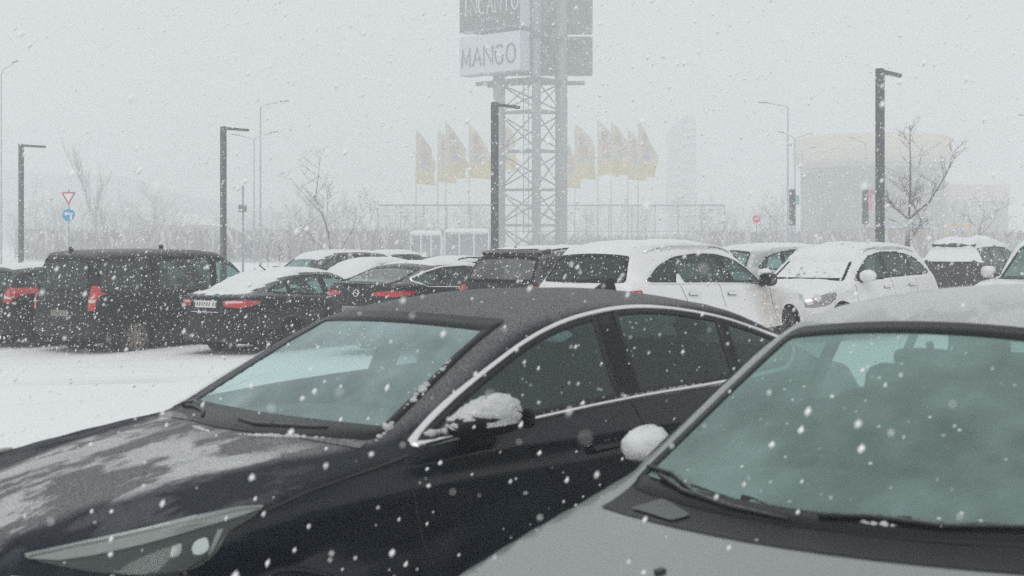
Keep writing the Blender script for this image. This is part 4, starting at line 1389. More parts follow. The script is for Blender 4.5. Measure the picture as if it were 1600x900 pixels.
# dark suv with roof rails
sp = merged(SP_suv, body=dict(roof=[(1.8, 1.52), (2.1, 1.59), (2.6, 1.63), (3.2, 1.64), (3.9, 1.62), (4.5, 1.57)], rg0=(4.68, 1.10), rg1=(4.36, 1.60), tail_c=.12),
            rear=(.66, 1.13, 1.125, .60, 1.475, 1.50), rails=(2.0, 4.2, .58), glass=dict(ws=M['glass_far'], rear=M['glass_dusty'], side=[M['glass_dark']]),
            lights=SP_suv['lights'] + [('tail_light', 205, [(4.65, -.66, 1.06), (4.5, -.88, 1.06), (4.5, -.9, .92), (4.65, -.7, .92)], 'red', .03, .01)],
            snow=[dict(T=.045, lo=.8, hi=.97, smin=1.9, smax_=4.35, zmin=1.4)], fin=[(4.15, 'fin')])
x, y = at_rear(772, 20.6, 4.72, 40)
c_, cmx = build_car('parked_car', 'dark estate with roof rails and snow on its roof, left of the white SUV', sp, P_grey, (x, y, 40, None), 'car', 'parked cars')
spo = [(-.58, 1.525), (.58, 1.525), (.56, 1.575), (-.56, 1.575)]
cmx.patch('rear_spoiler', densify(round_poly(spo, .02), .06), 180, P_grey, .05, thick=.05, rings=2)
cmx.ribbon('rear_wiper', densify(np.array([(-.02, 1.15), (-.35, 1.175)]), .05, False), 180, .008, .008, .015, M['black'], closed=False)

# white suv, road dirt behind the front wheel
sp = merged(SP_suv, body=dict(L=4.78, rg0=(4.68, 1.12), rg1=(4.34, 1.62)), snow=[dict(T=.05, lo=.55, hi=.95, smin=1.7, smax_=4.5, zmin=1.35, wmax=.70), dict(T=.03, lo=.8, hi=.98, smin=.2, smax_=1.25, zmin=.85, seed=3)],
            rails=(2.0, 4.1, .62), rail_mat=M['chrome'], chrome=.014, rim=M['rim_dark'], spokes=7,
            dlo=[(1.50, 1.085), (1.8, 1.30), (2.1, 1.45), (2.5, 1.525), (3.0, 1.535), (3.55, 1.49), (3.95, 1.37), (4.30, 1.165), (4.2, 1.145), (2.6, 1.115)],
            pillars=[(2.45, 2.25, .16)], glass=dict(ws=M['glass_far'], rear=M['glass_dark'], side=[M['glass_far'], M['glass_dark']]),
            mirror=dict(pos=(1.60, 1.0, 1.15), size=(.10, .125, .10), mat=M['black']), rear=(.68, 1.165, 1.16, .58, 1.485, 1.515),
            lights=SP_suv['lights'] + [('tail_light', 205, [(4.70, -.60, 1.02), (4.5, -.88, 1.06), (4.5, -.9, .90), (4.70, -.62, .90)], 'red', .03, .01)])
x, y = at_rear(898, 17.75, 4.78, 42.3)
c_, cmx = build_car('parked_car', 'white SUV with dark rear window and brown road dirt behind the front wheel', sp, P_white_d, (x, y, 42.3, .06), 'car', 'parked cars')
cmx.ribbon('rear_wiper', densify(np.array([(0, 1.18), (.33, 1.20)]), .05, False), 180, .008, .008, .02, M['black'], closed=False)
lump(cmx, [(3.72, 1.15), (3.80, 1.20), (3.82, 1.26)], 270, .05, seed=31) if False else None
wn = cmx.patch('snow_lump', densify(round_poly([(-3.70, 1.125), (-3.50, 1.125), (-3.55, 1.25), (-3.60, 1.26)], .03), .04), 270, M['snow'], .012, thick=.02, rings=3)

# white estate facing the camera, snow on the windscreen
sp = merged(SP_suv, body=dict(L=4.75, W=1.86, deck=[(0, .68), (.15, .78), (.5, .90), (1.0, .98), (1.35, 1.03), (2.3, 1.08), (3.5, 1.14), (4.3, 1.17), (4.75, 1.12)]),
            glass=dict(ws=M['glass_snowy'], rear=M['glass_dark'], side=[M['glass_far'], M['glass_dark'], M['glass_dark']]), pillars=[(2.55, 2.55, .12), (3.5, 3.55, .08)],
            lights=[('headlight', 40, [(.20, .50, .69), (.32, .60, .80), (.62, .80, .90), (.82, .86, .92), (.78, .90, .83), (.55, .90, .72), (.34, .72, .68)], 'lampbowl', .04, .006)],
            rails=(2.1, 4.0, .62), rail_mat=M['chrome'], mirror=dict(pos=(1.66, .99, 1.16), size=(.10, .135, .095), snow='snow', snow_t=.02),
            snow=[dict(T=.06, lo=.55, hi=.95, smin=1.75, smax_=4.4, zmin=1.35), dict(T=.04, lo=.75, hi=.97, smin=.2, smax_=1.3, zmin=.7, seed=5)])
c_, cmx = build_car('parked_car', 'white estate facing the camera with snow on its windscreen', sp, P_white, (*at_front(1191, 21.7), 222.7, .03), 'car', 'parked cars')
for i, (u_, z_, r_) in enumerate([(.56, .735, .050), (.70, .77, .055), (.84, .83, .055)]):
    for mir in (False, True):
        az = 40; circ = [(u_ + r_ * math.cos(2 * math.pi * k / 14), z_ + r_ * math.sin(2 * math.pi * k / 14)) for k in range(14)]
        cmx.patch('reflector', np.array(circ), az, M['lamp'], .014, rings=3, mirror=mir)
wiper(cmx, [(.50, 1.095), (.1, 1.09), (-.35, 1.09)], M['black'], .014)

# grey hatchback in the row behind, between the two white cars
sp = merged(SP_suv, snow=[dict(T=.03, lo=.6, hi=.95, smin=1.7, zmin=1.3)], glass=GL_far, body=dict(wb=.86))
c_, cmx = build_car('parked_car', 'pale grey hatchback in the row behind, seen above the bonnet of the white SUV', sp, plain('pale_grey_paint', (.36, .39, .39), .35, .3, .5, snow=.5), (*at_rear(1120, 27.5, 4.72, 58), 58, .05), 'car', 'parked cars')

# dark suv under thick snow, right
sp = merged(SP_suv, snow=[dict(T=.17, lo=.45, hi=.8, smin=1.7, zmin=1.4, wmax=.68, patchy=.05), dict(T=.04, lo=.25, hi=.7, smin=4.2, zmin=1.1, seed=4, patchy=.3)],
            glass=dict(ws=M['glass_far'], rear=M['glass_snowy'], side=[M['glass_dark']]), lights=SP_suv['lights'])
c_, cmx = build_car('parked_car', 'dark SUV with a thick slab of snow on its roof, right of the white estate', sp, P_grey, (*at_rear(1480, 36, 4.72, 40), 40, .1), 'car', 'parked cars')
cmx.patch('rear_spoiler', densify(round_poly([(-.58, 1.525), (.58, 1.525), (.56, 1.575), (-.56, 1.575)], .02), .06), 180, P_grey, .10, thick=.05, rings=2)

# white car at the right edge, facing the camera
sp = merged(SP_van, body=dict(L=4.6), rear=None, snow=[dict(T=.04, lo=.55, hi=.95, smin=1.7, zmin=1.5)], mirror=dict(pos=(1.30, 1.02, 1.20), size=(.10, .12, .10)), glass=dict(ws=M['glass_silver'], rear=M['glass_far'], side=[M['glass_dark']]))
sp['body'].update(wheels=(.95, 3.65), plan=[(0, .10), (.35, .045), (.8, .012), (1.5, 0), (4.0, 0), (4.4, .03), (4.6, .07)], rg0=(4.55, 1.05), rg1=(4.4, 1.84), ws1=(1.75, 1.72),
                  roof=[(1.5, 1.66), (1.85, 1.76), (2.4, 1.80), (3.5, 1.80), (4.6, 1.74)], zt=1.74)
sp['dlo'] = [(1.15, 1.12), (1.6, 1.46), (1.9, 1.60), (2.3, 1.64), (4.0, 1.64), (4.3, 1.56), (4.32, 1.20), (4.2, 1.16), (2.3, 1.15)]
sp['ws'] = (.72, 1.10, 1.10, .62, 1.62, 1.66); sp['doors'] = []; sp['boot'] = None
c_, cmx = build_car('parked_car', 'white people carrier cut off by the right edge with green tinted windscreen', sp, P_white, (*at_front(1585, 21.4), 224, .05), 'car', 'parked cars')

# cars in the next row back, roofs showing
low = dict(ns=60, nphi=72)
sp = merged(SP_sedan, snow=[dict(T=.04, lo=.5, hi=.9, smin=.1, zmin=.7, wmax=.72)], glass=GL_far, **low)
P_pale = plain('snowed_grey_paint', (.30, .32, .33), .4, .2, .4, snow=.6)
build_car('parked_car', 'pale saloon under snow in the next row, above the black saloon', sp, P_pale, (*at_front(440, 29.5), 219, -.12), 'car', 'parked cars')
sp2 = merged(sp, rails=(2.2, 3.8, .55))
build_car('parked_car', 'snow covered estate in the next row with a whip aerial, above the grey fastback', merged(sp2, fin=[(3.9, 'whip')]), P_pale, (*at_front(570, 28.5), 219, -.08), 'car', 'parked cars')
sp = merged(SP_suv, snow=[dict(T=.03, lo=.7, hi=.95, smin=1.8, zmin=1.4)], **low)
sp['body'].update(deck=[(0, .70), (.15, .82), (.5, .96), (1.0, 1.02), (1.4, 1.06), (2.3, 1.10), (3.5, 1.14), (4.3, 1.16), (4.72, 1.12)])
build_car('parked_car', 'dark boxy car behind the nose of the black van, flat roof showing', sp, P_black2, (*at_front(392, 35), 222, -.12), 'car', 'parked cars')
build_car('parked_car', 'dark saloon far back between the black saloon and the young tree', merged(SP_sedan, snow=[dict(T=.05, lo=.5, hi=.9, smin=.1, zmin=.7)], **low), P_black2, (*at_front(488, 37), 222, .02), 'car', 'parked cars')
build_car('parked_car', 'snow roofed car behind the left edge hatchback', merged(SP_suv, snow=[dict(T=.07, lo=.5, hi=.9, smin=.1, zmin=.9)], **low), P_pale, (*at_front(20, 37), 220, -.22), 'car', 'parked cars')
# ------------------------------------------------------------------ ground
def ground_sheet():
    xs = np.concatenate([-np.geomspace(1500, 40, 16), np.linspace(-36, 36, 121), np.geomspace(40, 1500, 16)])
    ys = np.concatenate([-np.geomspace(200, 8, 6), np.linspace(-6, 50, 94), np.geomspace(52, 2500, 22)])
    X, Y = np.meshgrid(xs, ys)
    Z = ground_z(X, Y)
    rng = np.random.RandomState(2)
    for k in range(10):
        fx, fy = rng.normal(size=2) * (.25 + .22 * k)
        Z = Z + np.sin(X * fx + Y * fy + rng.uniform(0, 6.28)) * .008 / (1 + .3 * k)
    V = np.stack([X, Y, Z], -1).reshape(-1, 3)
    n = len(xs)
    F = [(j * n + i, j * n + i + 1, (j + 1) * n + i + 1, (j + 1) * n + i) for j in range(len(ys) - 1) for i in range(n - 1)]
    m, N, L = new_mat('trodden_snow')
    p = principled(N, (.84, .86, .87), .8, 0, 0, .25)
    tc = N.new('ShaderNodeTexCoord')
    f1 = noise(N, L, .35, 5); f2 = noise(N, L, 9, 6, .7)
    tracks = noise(N, L, 1.0, 4, .6, mapping=((.10, 1.3, 1), (0, 0, R(-38))))
    grey = math_n(N, L, 'MULTIPLY', ramp(N, L, tracks, .52, .72), ramp(N, L, f1, .35, .6))
    L.new(mixcol(N, L, math_n(N, L, 'MULTIPLY', grey, .75), (.84, .86, .87), (.66, .68, .69)), p.inputs['Base Color'])
    L.new(bump(N, L, math_n(N, L, 'ADD', math_n(N, L, 'MULTIPLY', f1, 2.0), f2), .45, .06), p.inputs['Normal'])
    out(N, L, p.outputs[0])
    tag(mesh_obj('ground', V, F, m), kind='structure')
ground_sheet()
ground_done = True

def mound(x0, y0, x1, y1, w, h, n=60, seed=0, name='snow_bank'):
    rng = random.Random(seed)
    V, F = [], []
    d = Vector((x1 - x0, y1 - y0, 0)); ln = d.length; d.normalize(); q = Vector((-d.y, d.x, 0))
    m = 9
    ph = [rng.uniform(0, 6.28) for _ in range(6)]
    for i in range(n + 1):
        t = i / n
        hh = h * (.55 + .25 * math.sin(t * 9 + ph[0]) + .18 * math.sin(t * 23 + ph[1]) + .12 * math.sin(t * 51 + ph[2])) * min(1, min(t, 1 - t) * 8)
        for j in range(m + 1):
            s_ = j / m * 2 - 1
            p = Vector((x0, y0, 0)) + d * (ln * t) + q * (w * s_)
            V.append((p.x, p.y, float(ground_z(p.x, p.y)) - .05 + max(0, hh * (1 - s_ * s_) * (1 + .15 * math.sin(t * 70 + j * 2 + ph[3])))))
    for i in range(n):
        for j in range(m):
            a = i * (m + 1) + j
            F.append((a, a + 1, a + m + 2, a + m + 1))
    return tag(mesh_obj(name, V, F, M['snow']), kind='structure')
mound(-26, 62, -4, 52, 2.2, .75, 80, 1)
mound(-60, 66, -27, 58, 2.5, .7, 80, 2)
mound(-3, 58, 40, 50, 2.2, .55, 90, 3)

hillV, hillF = [], []
hx = np.linspace(-420, 140, 50)
for i, x in enumerate(hx):
    top = 34 * math.exp(-((x + 250) / 170) ** 2) + 3 * math.sin(x * .03) + 1.2 * math.sin(x * .11)
    for j, yy in enumerate((470, 500, 540, 600)):
        hillV.append((x, yy, (-1, top * .55, max(top, 0), -1)[j]))
for i in range(len(hx) - 1):
    for j in range(3):
        hillF.append((i * 4 + j, i * 4 + j + 1, i * 4 + j + 5, i * 4 + j + 4))
tag(mesh_obj('hill', hillV, hillF, plain('wooded_hill', (.06, .12, .11), .9, nscale=.08, namt=.6)), kind='structure')

# ------------------------------------------------------------------ square lamp posts of the car park
M['post'] = plain('grey_steel_post', (0.11, 0.118, 0.122), .6, nscale=5, namt=.55, snow=.8, lo=.5, hi=.9)
M['galv'] = plain('galvanised_steel', (0.30, 0.32, 0.34), .5, .3, nscale=3, namt=.25)
M['tower'] = plain('tower_steel', (0.17, 0.185, 0.195), .5, .2, nscale=2, namt=.25)
M['tower_dark'] = plain('tower_beam_steel', (0.08, 0.09, 0.10), .6)
def lamp_post(u, D, top, label, w=.13):
    x = (u - 800) / 2100 * D
    r = empty('lamp_post', (x, D, float(ground_z(x, D))), R(90 - 40))
    tag(r, label, 'lamp post', 'square lamp posts of the car park')
    h = top - r.location.z
    m = MB(); m.box((0, 0, h / 2), (w, w, h), bev=.008); m.build('post', M['post'], r)
    m = MB(); m.box((0, 0, .02), (.34, .34, .03)); m.build('base_plate', M['post'], r)
    a = MB(); a.box((.39 + w / 2, 0, h - .05), (.80, .105, .07), bev=.01); arm = a.build('arm', M['post'], r)
    g = MB(); g.box((.48, 0, h - .089), (.44, .08, .012)); g.build('lamp_lens', M['pale_lens'], arm)
    return r
TOPZ = EYE + 3.27
lamp_post(1375, 24.9, TOPZ, 'grey square lamp post behind the white estate, tallest of the row')
lamp_post(773, 30.8, TOPZ, 'dark square lamp post in front of the sign tower')
lamp_post(349, 37.0, TOPZ, 'grey square lamp post above the front of the black van')
lamp_post(33, 43.4, TOPZ, 'grey square lamp post near the left edge')

# ------------------------------------------------------------------ tall street lamps
def street_lamp(u, v, D, arms, label, rad=.095):
    x, y, z = px(u, v, D)
    r = empty('street_lamp', (x, y, float(ground_z(x, y)))); tag(r, label, 'street lamp', 'tall street lamps along the road')
    h = z - r.location.z
    m = MB(); m.tube([(0, 0, 0), (0, 0, h * .5), (0, 0, h)], [rad * 1.3, rad, rad * .7], 8); m.build('pole', M['galv'], r, True)
    for (u2, v2) in arms:
        dx, dz = (u2 - u) / 2100 * D, -(v2 - v) / 2100 * D
        e = Vector((dx, 0, dz))
        a = MB(); a.tube([(0, 0, h - .05), (dx * .12, 0, h + dz * .35), (dx * .75, 0, h + dz * .85)], [.045, .04, .035], 6); ar = a.build('arm', M['galv'], r, True)
        k = MB(); an = math.atan2(dz * .3, dx)
        k.box((dx * .88, 0, h + dz * .97), (abs(dx) * .36, .26, .10), ry=-an if dx > 0 else -(an - math.pi), bev=.02); k.build('lamp_head', M['post'], ar)
    return r
street_lamp(2, 116, 120, [(27, 96)], 'tall street lamp cut by the left edge, arm to the right', .07)
street_lamp(407, 168, 125, [(449, 158)], 'tallest street lamp left of the tower, one arm to the right')
street_lamp(397, 220, 145, [(433, 206), (364, 210)], 'double armed street lamp left of the tower')
street_lamp(1231, 168, 125, [(1188, 160)], 'tallest street lamp right of the tower, one arm to the left')
street_lamp(1242, 219, 145, [(1268, 209), (1217, 206)], 'double armed street lamp right of the tower')
street_lamp(1254, 236, 165, [(1274, 230)], 'thin street lamp just right of the double armed one', .06)
street_lamp(1353, 228, 150, [(1328, 215)], 'street lamp left of the tall square post, arm to the left', .06)
street_lamp(1634, 190, 118, [(1594, 180)], 'street lamp reaching in from the right edge')

# ------------------------------------------------------------------ sign tower
def tower():
    S_ = 1.8                       # drawn for 90 m off, stands at 162 m and is that much larger
    lat = Vector((math.cos(R(40)), -math.sin(R(40)), 0)); dep = Vector((math.sin(R(40)), math.cos(R(40)), 0))
    Lp = Vector((-.871, 91.5, 0)); Cp = Lp + lat * 3.25; Rp = Cp + dep * 2.7
    r = empty('sign_tower', (Lp.x * S_, Lp.y * S_, EYE * (1 - S_))); r.scale = (S_, S_, S_); tag(r, 'lattice steel sign tower with brand panels behind the lamp post', 'sign tower')
    o = Lp
    legs = [(Lp - o, .42), (Cp - o, .30), (Rp - o, .42)]
    TOP = 19.6
    for p, rad in legs:
        m = MB(); m.tube([(p.x, p.y, 0), (p.x, p.y, TOP)], rad, 20); m.build('column', M['tower'], r, True)
        b = MB(); b.box((p.x, p.y, .2), (1.6, 1.6, .4)); b.build('footing', M['tower_dark'], r)
    lv = [.5, 3.05, 5.45, 8.05, 10.7, 12.8, 15.9, 19.2]
    pairs = [(0, 1), (1, 2), (0, 2)]
    for i, z in enumerate(lv):
        for a, b in pairs:
            m = MB(); A, B = legs[a][0], legs[b][0]
            m.tube([(A.x, A.y, z), (B.x, B.y, z)], .085, 8); m.build('cross_beam', M['tower'], r, True)
    for i in range(len(lv) - 1):
        for a, b in pairs:
            A, B = legs[a][0], legs[b][0]; z0, z1 = lv[i], lv[i + 1]
            mid = (A + B) / 2
            for q in ((A, B), (B, A)):
                m = MB(); m.tube([(q[0].x, q[0].y, z0 + .1), (q[1].x, q[1].y, z1 - .1)] if False else [(q[0].x, q[0].y, z0 + .1), (mid.x, mid.y, (z1 + z0) / 2 + (.9 if i % 2 == 0 else -.9) * 0), (q[1].x, q[1].y, z1 - .1)], .055, 6)
                m.build('brace', M['tower'], r, True)
    # cage ladder
    c = (Cp - o) * .6 + (Lp - o) * .4 + dep * .5
    m = MB()
    for s_ in (-.22, .22):
        q = c + lat * s_; m.tube([(q.x, q.y, 2.5), (q.x, q.y, 13)], .03, 5)
    for k in range(34):
        z = 2.6 + k * .31; a, b = c - lat * .22, c + lat * .22
        m.tube([(a.x, a.y, z), (b.x, b.y, z)], .018, 4)
    m.build('ladder', M['tower'], r, True)
    rz = -R(40)
    out_ = -dep
    # platform beams below the panels
    for z in (12.75, 15.75):
        for off in (.3, -.9):
            m = MB(); q = (Cp - o) * .5 - lat * .7 + out_ * off
            m.box((q.x, q.y, z), (5.4, .22, .26), rz); m.build('platform_beam', M['tower_dark'], r)
        m = MB(); q = (Cp - o) + dep * 1.35 + lat * .2; m.box((q.x, q.y, z), (.22, 3.6, .26), rz); m.build('platform_beam', M['tower_dark'], r)
        m = MB(); q = (Rp - o) * .55; m.box((q.x, q.y + .2, z), (7.0, .22, .26)); m.build('platform_beam', M['tower_dark'], r)
    pale = plain('pale_sign_panel', (.60, .63, .68), .4); dark = plain('slate_sign_panel', (.035, .045, .055), .4); edge = plain('sign_box_edge', (.45, .48, .54), .5)
    backm = plain('sign_back_sheet', (.06, .068, .072), .6, nscale=1.5, namt=.3)
    ink = plain('grey_sign_letters', (.10, .11, .12), .5); white = plain('white_sign_letters', (.75, .77, .79), .5)
    W_, H_, T_ = 5.4, 2.62, 1.0
    cen = lat * .342
    def letters(parent, strokes_word, u0, u1, v0, h, mat, wd, serif):
        n = len(strokes_word); step = (u1 - u0) / n
        face = out_ * (.42 + T_)
        for i, ch in enumerate(strokes_word):
            m = MB()
            for pl in STROKES[ch]:
                pts = []
                for (a, b) in pl:
                    q = lat * (u0 + step * (i + .12 + .76 * a)) + face + out_ * .03
                    pts.append((q.x, q.y, v0 + h * b))
                m.tube(pts, wd, 6)
            if serif:
                for pl in STROKES[ch]:
                    for (a, b) in (pl[0], pl[-1]):
                        if b in (0, 1) and ch not in 'CO':
                            q = lat * (u0 + step * (i + .12 + .76 * a)) + face + out_ * .03; e = lat * .11
                            m.tube([tuple(Vector((q.x, q.y, v0 + h * b)) - e), tuple(Vector((q.x, q.y, v0 + h * b)) + e)], wd * .7, 5)
            m.build('letter', mat, parent, True)
    circ = [(.5 + .5 * math.cos(t), .5 + .5 * math.sin(t)) for t in np.linspace(0, 2 * math.pi, 21)]
    arc = [(.5 + .5 * math.cos(t), .5 + .5 * math.sin(t)) for t in np.linspace(.8, 2 * math.pi - .8, 17)]
    STROKES = dict(M=[[(0, 0), (.08, 1), (.5, .15), (.92, 1), (1, 0)]], A=[[(0, 0), (.5, 1), (1, 0)], [(.2, .36), (.8, .36)]], N=[[(0, 0), (0, 1), (1, 0), (1, 1)]],
                   G=[arc + [(.86, .15), (.92, .45), (.58, .45)]], O=[circ], I=[[(.5, 0), (.5, 1)]], C=[arc], T=[[(.5, 0), (.5, 1)], [(0, 1), (1, 1)]])
    STROKES['T'] = [[(.5, 0), (.5, 1)], [(0, .99), (1, .99)]]
    for z0, face_m, word in ((13.25, pale, 'MANGO'), (16.2, dark, 'INCANTO')):
        q = cen + out_ * (.42 + T_ / 2)
        m = MB(); m.box((q.x, q.y, z0 + H_ / 2), (W_, T_, H_), rz); p_ = m.build('sign_panel', edge, r); p_['label'] = 'pale panel with grey letters' if word == 'MANGO' else 'slate panel with thin white letters'
        f = MB(); q2 = cen + out_ * (.42 + T_ + .004); f.box((q2.x, q2.y, z0 + H_ / 2), (W_ - .06, .02, H_ - .06), rz); f.build('panel_face', face_m, p_)
        if word == 'MANGO': letters(p_, word, -2.2, 2.75, z0 + .55, 1.25, ink, .068, False)
        else:
            letters(p_, word, -2.1, 2.95, z0 + 1.1, 1.15, white, .05, True)
            m = MB()
            for k in range(6):
                qq = lat * (-.35 + k * .24) + out_ * (.42 + T_ + .03); m.tube([(qq.x, qq.y, z0 + .58), (qq.x, qq.y, z0 + .82)], .022, 4)
            m.build('small_lettering', white, p_)
        # the panel on the far side, seen from behind
        qb = (Lp + Rp) / 2 - o + Vector((.22, .75, 0))
        b = MB(); b.box((qb.x, qb.y, z0 + H_ / 2 + (.1 if word == 'MANGO' else .0)), (8.1, .7, H_)); pb = b.build('sign_panel', backm, r); pb['label'] = 'grey back of the far sign panel'
        for k in range(7):
            s_ = MB(); s_.box((qb.x - 3.6 + k * 1.2, qb.y - .40, z0 + H_ / 2), (.10, .10, H_ - .1)); s_.build('panel_stud', M['tower_dark'], pb)
tower()

# ------------------------------------------------------------------ flags
def flag_mat():
    m, N, L = new_mat('printed_flag_cloth')
    p = principled(N, (.66, .60, .47), .8)
    tc = N.new('ShaderNodeTexCoord'); sp = N.new('ShaderNodeSeparateXYZ'); L.new(tc.outputs['Object'], sp.inputs[0])
    def spot(cx, cz, rx, rz):
        a = math_n(N, L, 'MULTIPLY', math_n(N, L, 'SUBTRACT', sp.outputs['X'], cx), 1 / rx)
        b = math_n(N, L, 'MULTIPLY', math_n(N, L, 'SUBTRACT', sp.outputs['Z'], cz), 1 / rz)
        d = math_n(N, L, 'ADD', math_n(N, L, 'MULTIPLY', a, a), math_n(N, L, 'MULTIPLY', b, b))
        return ramp(N, L, d, 1.15, .8)
    c = mixcol(N, L, ramp(N, L, sp.outputs['Z'], -5.7, -6.0), (.70, .62, .44), (.76, .62, .22))
    c = mixcol(N, L, spot(1.3, -3.75, .72, .9), c, (.60, .42, .32))
    c = mixcol(N, L, spot(1.3, -5.1, .66, .5), c, (.42, .46, .48))
    c = mixcol(N, L, spot(1.0, -2.2, .45, .8), c, (.52, .36, .24))
    L.new(c, p.inputs['Base Color'])
    tr = N.new('ShaderNodeBsdfTranslucent'); L.new(c, tr.inputs['Color'])
    out(N, L, mixsh(N, L, .35, p.outputs[0], tr.outputs[0]))
    return m
M['flag'] = flag_mat()
M['flagpole'] = plain('white_flagpole', (.62, .63, .64), .4)
def flag(u, v, D, seed, where):
    rng = random.Random(seed)
    D *= 1.85; S_ = 1.82
    x, y, z = px(u, v, D)
    r = empty('flag', (x, y, 0)); tag(r, where, 'flag', 'flags around the sign tower')
    m = MB(); m.tube([(0, 0, 0), (0, 0, z)], [.12, .08], 8); m.build('flagpole', M['flagpole'], r, True)
    n, k = 14, 30
    V, F = [], []
    wdt = rng.uniform(1.45, 2.1); drop = rng.uniform(.5, 2.1); sw = rng.uniform(.6, 1.5); f1, f2 = rng.uniform(5, 9), rng.uniform(5, 13); ph = rng.uniform(0, 6)
    for j in range(k + 1):
        t = j / k
        for i in range(n + 1):
            s_ = i / n
            zz = -4.35 * t - drop * s_ ** 1.4 * (1 - t) - .15 * s_
            xx = wdt * s_ * (.7 + .3 * min(1, t * 2.2 + .3))
            yy = sw * (.24 * s_ ** .7 * math.sin(f1 * s_ + 3 * t + ph) + .14 * s_ * math.sin(f2 * t + ph)); xx *= 1 - .12 * sw * math.sin(f2 * .6 * t + ph) ** 2
            V.append((.06 + xx * S_, yy * S_, zz * S_))
    for j in range(k):
        for i in range(n):
            a = j * (n + 1) + i
            F.append((a, a + 1, a + n + 2, a + n + 1))
    c = mesh_obj('cloth', V, F, M['flag'], r, True); c.location = (0, 0, z - .1)
for i, (u, v, D, wh) in enumerate([
        (650, 203, 108, 'yellow printed flag, leftmost of all'), (684, 203, 112, 'yellow printed flag, second from the left'), (696, 191, 106, 'yellow printed flag, third from the left'),
        (733, 193, 107, 'yellow printed flag just left of the dark lamp post'), (778, 186, 114, 'yellow printed flag behind the left tower column'), (880, 214, 116, 'yellow printed flag peeking past the right tower column'),
        (898, 194, 108, 'yellow printed flag right of the tower, nearest to it in full view'), (934, 188, 106, 'tallest yellow printed flag right of the tower'), (955, 191, 112, 'yellow printed flag close behind the tallest one on the right'),
        (981, 201, 115, 'narrow yellow printed flag, second from the right'), (997, 191, 109, 'yellow printed flag, rightmost of all')]):
    flag(u, v, D, i + 3, wh)

# ------------------------------------------------------------------ sports court fence
def court():
    D = 190; top = px(0, 321, D)[2]
    r = empty('court_fence', ((590 - 800) / 2100 * D, D, 0)); tag(r, 'tall wire fence on thin posts behind the sign tower', 'fence')
    ln = (1132 - 590) / 2100 * D
    n = 15
    for k in range(n + 1):
        m = MB(); x = ln * k / n; m.tube([(x, 0, 0), (x, 0, top)], .09, 6); m.build('post', M['galv'], r, True)
    for z in (top, top * .5, .6):
        m = MB(); m.tube([(0, 0, z), (ln, 0, z)], .11 if z == top else .06, 5); m.build('rail', M['galv'], r, True)
    s_ = MB(); s_.box((ln / 2, 0, top + .14), (ln, .16, .08)); s_.build('snow_line', M['snow'], r)
    w = MB()
    for k in range(int(ln / .3)): w.tube([(k * .3, .02, .1), (k * .3, .02, top)], .016, 3, cap=False)
    for k in range(14): w.tube([(0, .02, top * k / 14), (ln, .02, top * k / 14)], .016, 3, cap=False)
    tag(w.build('netting', M['galv'], r), kind='stuff')
court()

def shelter(u0, u1, v0, D, label):
    x0, _, z = px(u0, v0, D); x1 = px(u1, v0, D)[0]
    r = empty('shelter', ((x0 + x1) / 2, D, 0)); tag(r, label, 'shelter')
    w = x1 - x0
    wm = plain('white_shelter_frame', (.72, .73, .73), .5)
    m = MB(); m.box((0, .6, z), (w, 1.9, .10)); rf = m.build('roof', wm, r)
    s_ = MB(); s_.blob((-w * .2, .6, z + .08), (w * .30, .95, .28), 20, 10, .7, .02); s_.blob((w * .22, .6, z + .06), (w * .28, .95, .30), 20, 10, .7, .02, 4); s_.build('snow_cover', M['snow'], rf, True)
    for k in range(4):
        x = -w / 2 + .05 + (w - .1) * k / 3
        for yy in (-.3, 1.5):
            m = MB(); m.box((x, yy, z / 2), (.09, .09, z)); m.build('post', wm, r)
    for k in range(3):
        x = -w / 2 + .05 + (w - .1) * (k + .5) / 3
        m = MB(); m.box((x, 1.5, z * .5), ((w - .1) / 3 - .12, .03, z * .8)); m.build('panel', plain('shelter_glass', (.20, .23, .24), .2), r)
shelter(641, 690, 365, 140, 'small white framed shelter with snow on its roof, left of the other')
shelter(694, 764, 362, 142, 'wider white framed shelter with snow on its roof, next to the dark lamp post')

# ------------------------------------------------------------------ road signs and pillars
def road_signs():
    D = 62; x, y, _ = px(107, 300, D)
    r = empty('road_sign', (x, y, 0)); tag(r, 'give way triangle above a blue round arrow sign on one post', 'road sign')
    zt = px(0, 308, D)[2]; zb = px(0, 336, D)[2]
    m = MB(); m.tube([(0, .04, 0), (0, .04, zt + .35)], .035, 8); m.build('post', M['galv'], r, True)
    def tri(R_, y0, y1): 
        P = [(R_ * math.cos(a), R_ * math.sin(a)) for a in (R(150), R(30), R(-90))]
        V = [(a, y0, b) for a, b in P] + [(a, y1, b) for a, b in P]
        return V, [(0, 1, 2), (5, 4, 3), (0, 3, 4, 1), (1, 4, 5, 2), (2, 5, 3, 0)]
    sr = plain('sign_red', (.50, .05, .06), .4); sw = plain('sign_white', (.78, .79, .79), .4); sb = plain('sign_blue', (.03, .30, .55), .4)
    m = MB(); V, F = tri(.40, .0, .02); m.add([(a, b, c + zt + .03) for a, b, c in V], F); t = m.build('give_way_plate', sr, r)
    m = MB(); V, F = tri(.27, -.006, .0); m.add([(a, b, c + zt + .03) for a, b, c in V], F); m.build('plate_field', sw, t)
    m = MB(); m.lathe([(0, 0), (.29, 0), (.29, .02), (0, .02)], 28, Matrix.Translation((0, .02, zb)) @ Matrix.Rotation(R(90), 4, 'X')); d = m.build('blue_plate', sb, r)
    m = MB(); m.box((.12, -.006, zb - .09), (.09, .012, .28)); m.box((.02, -.006, zb + .06), (.24, .012, .08)); m.box((-.13, -.007, zb + .06), (.07, .012, .17)); m.build('arrow', sw, d)
road_signs()
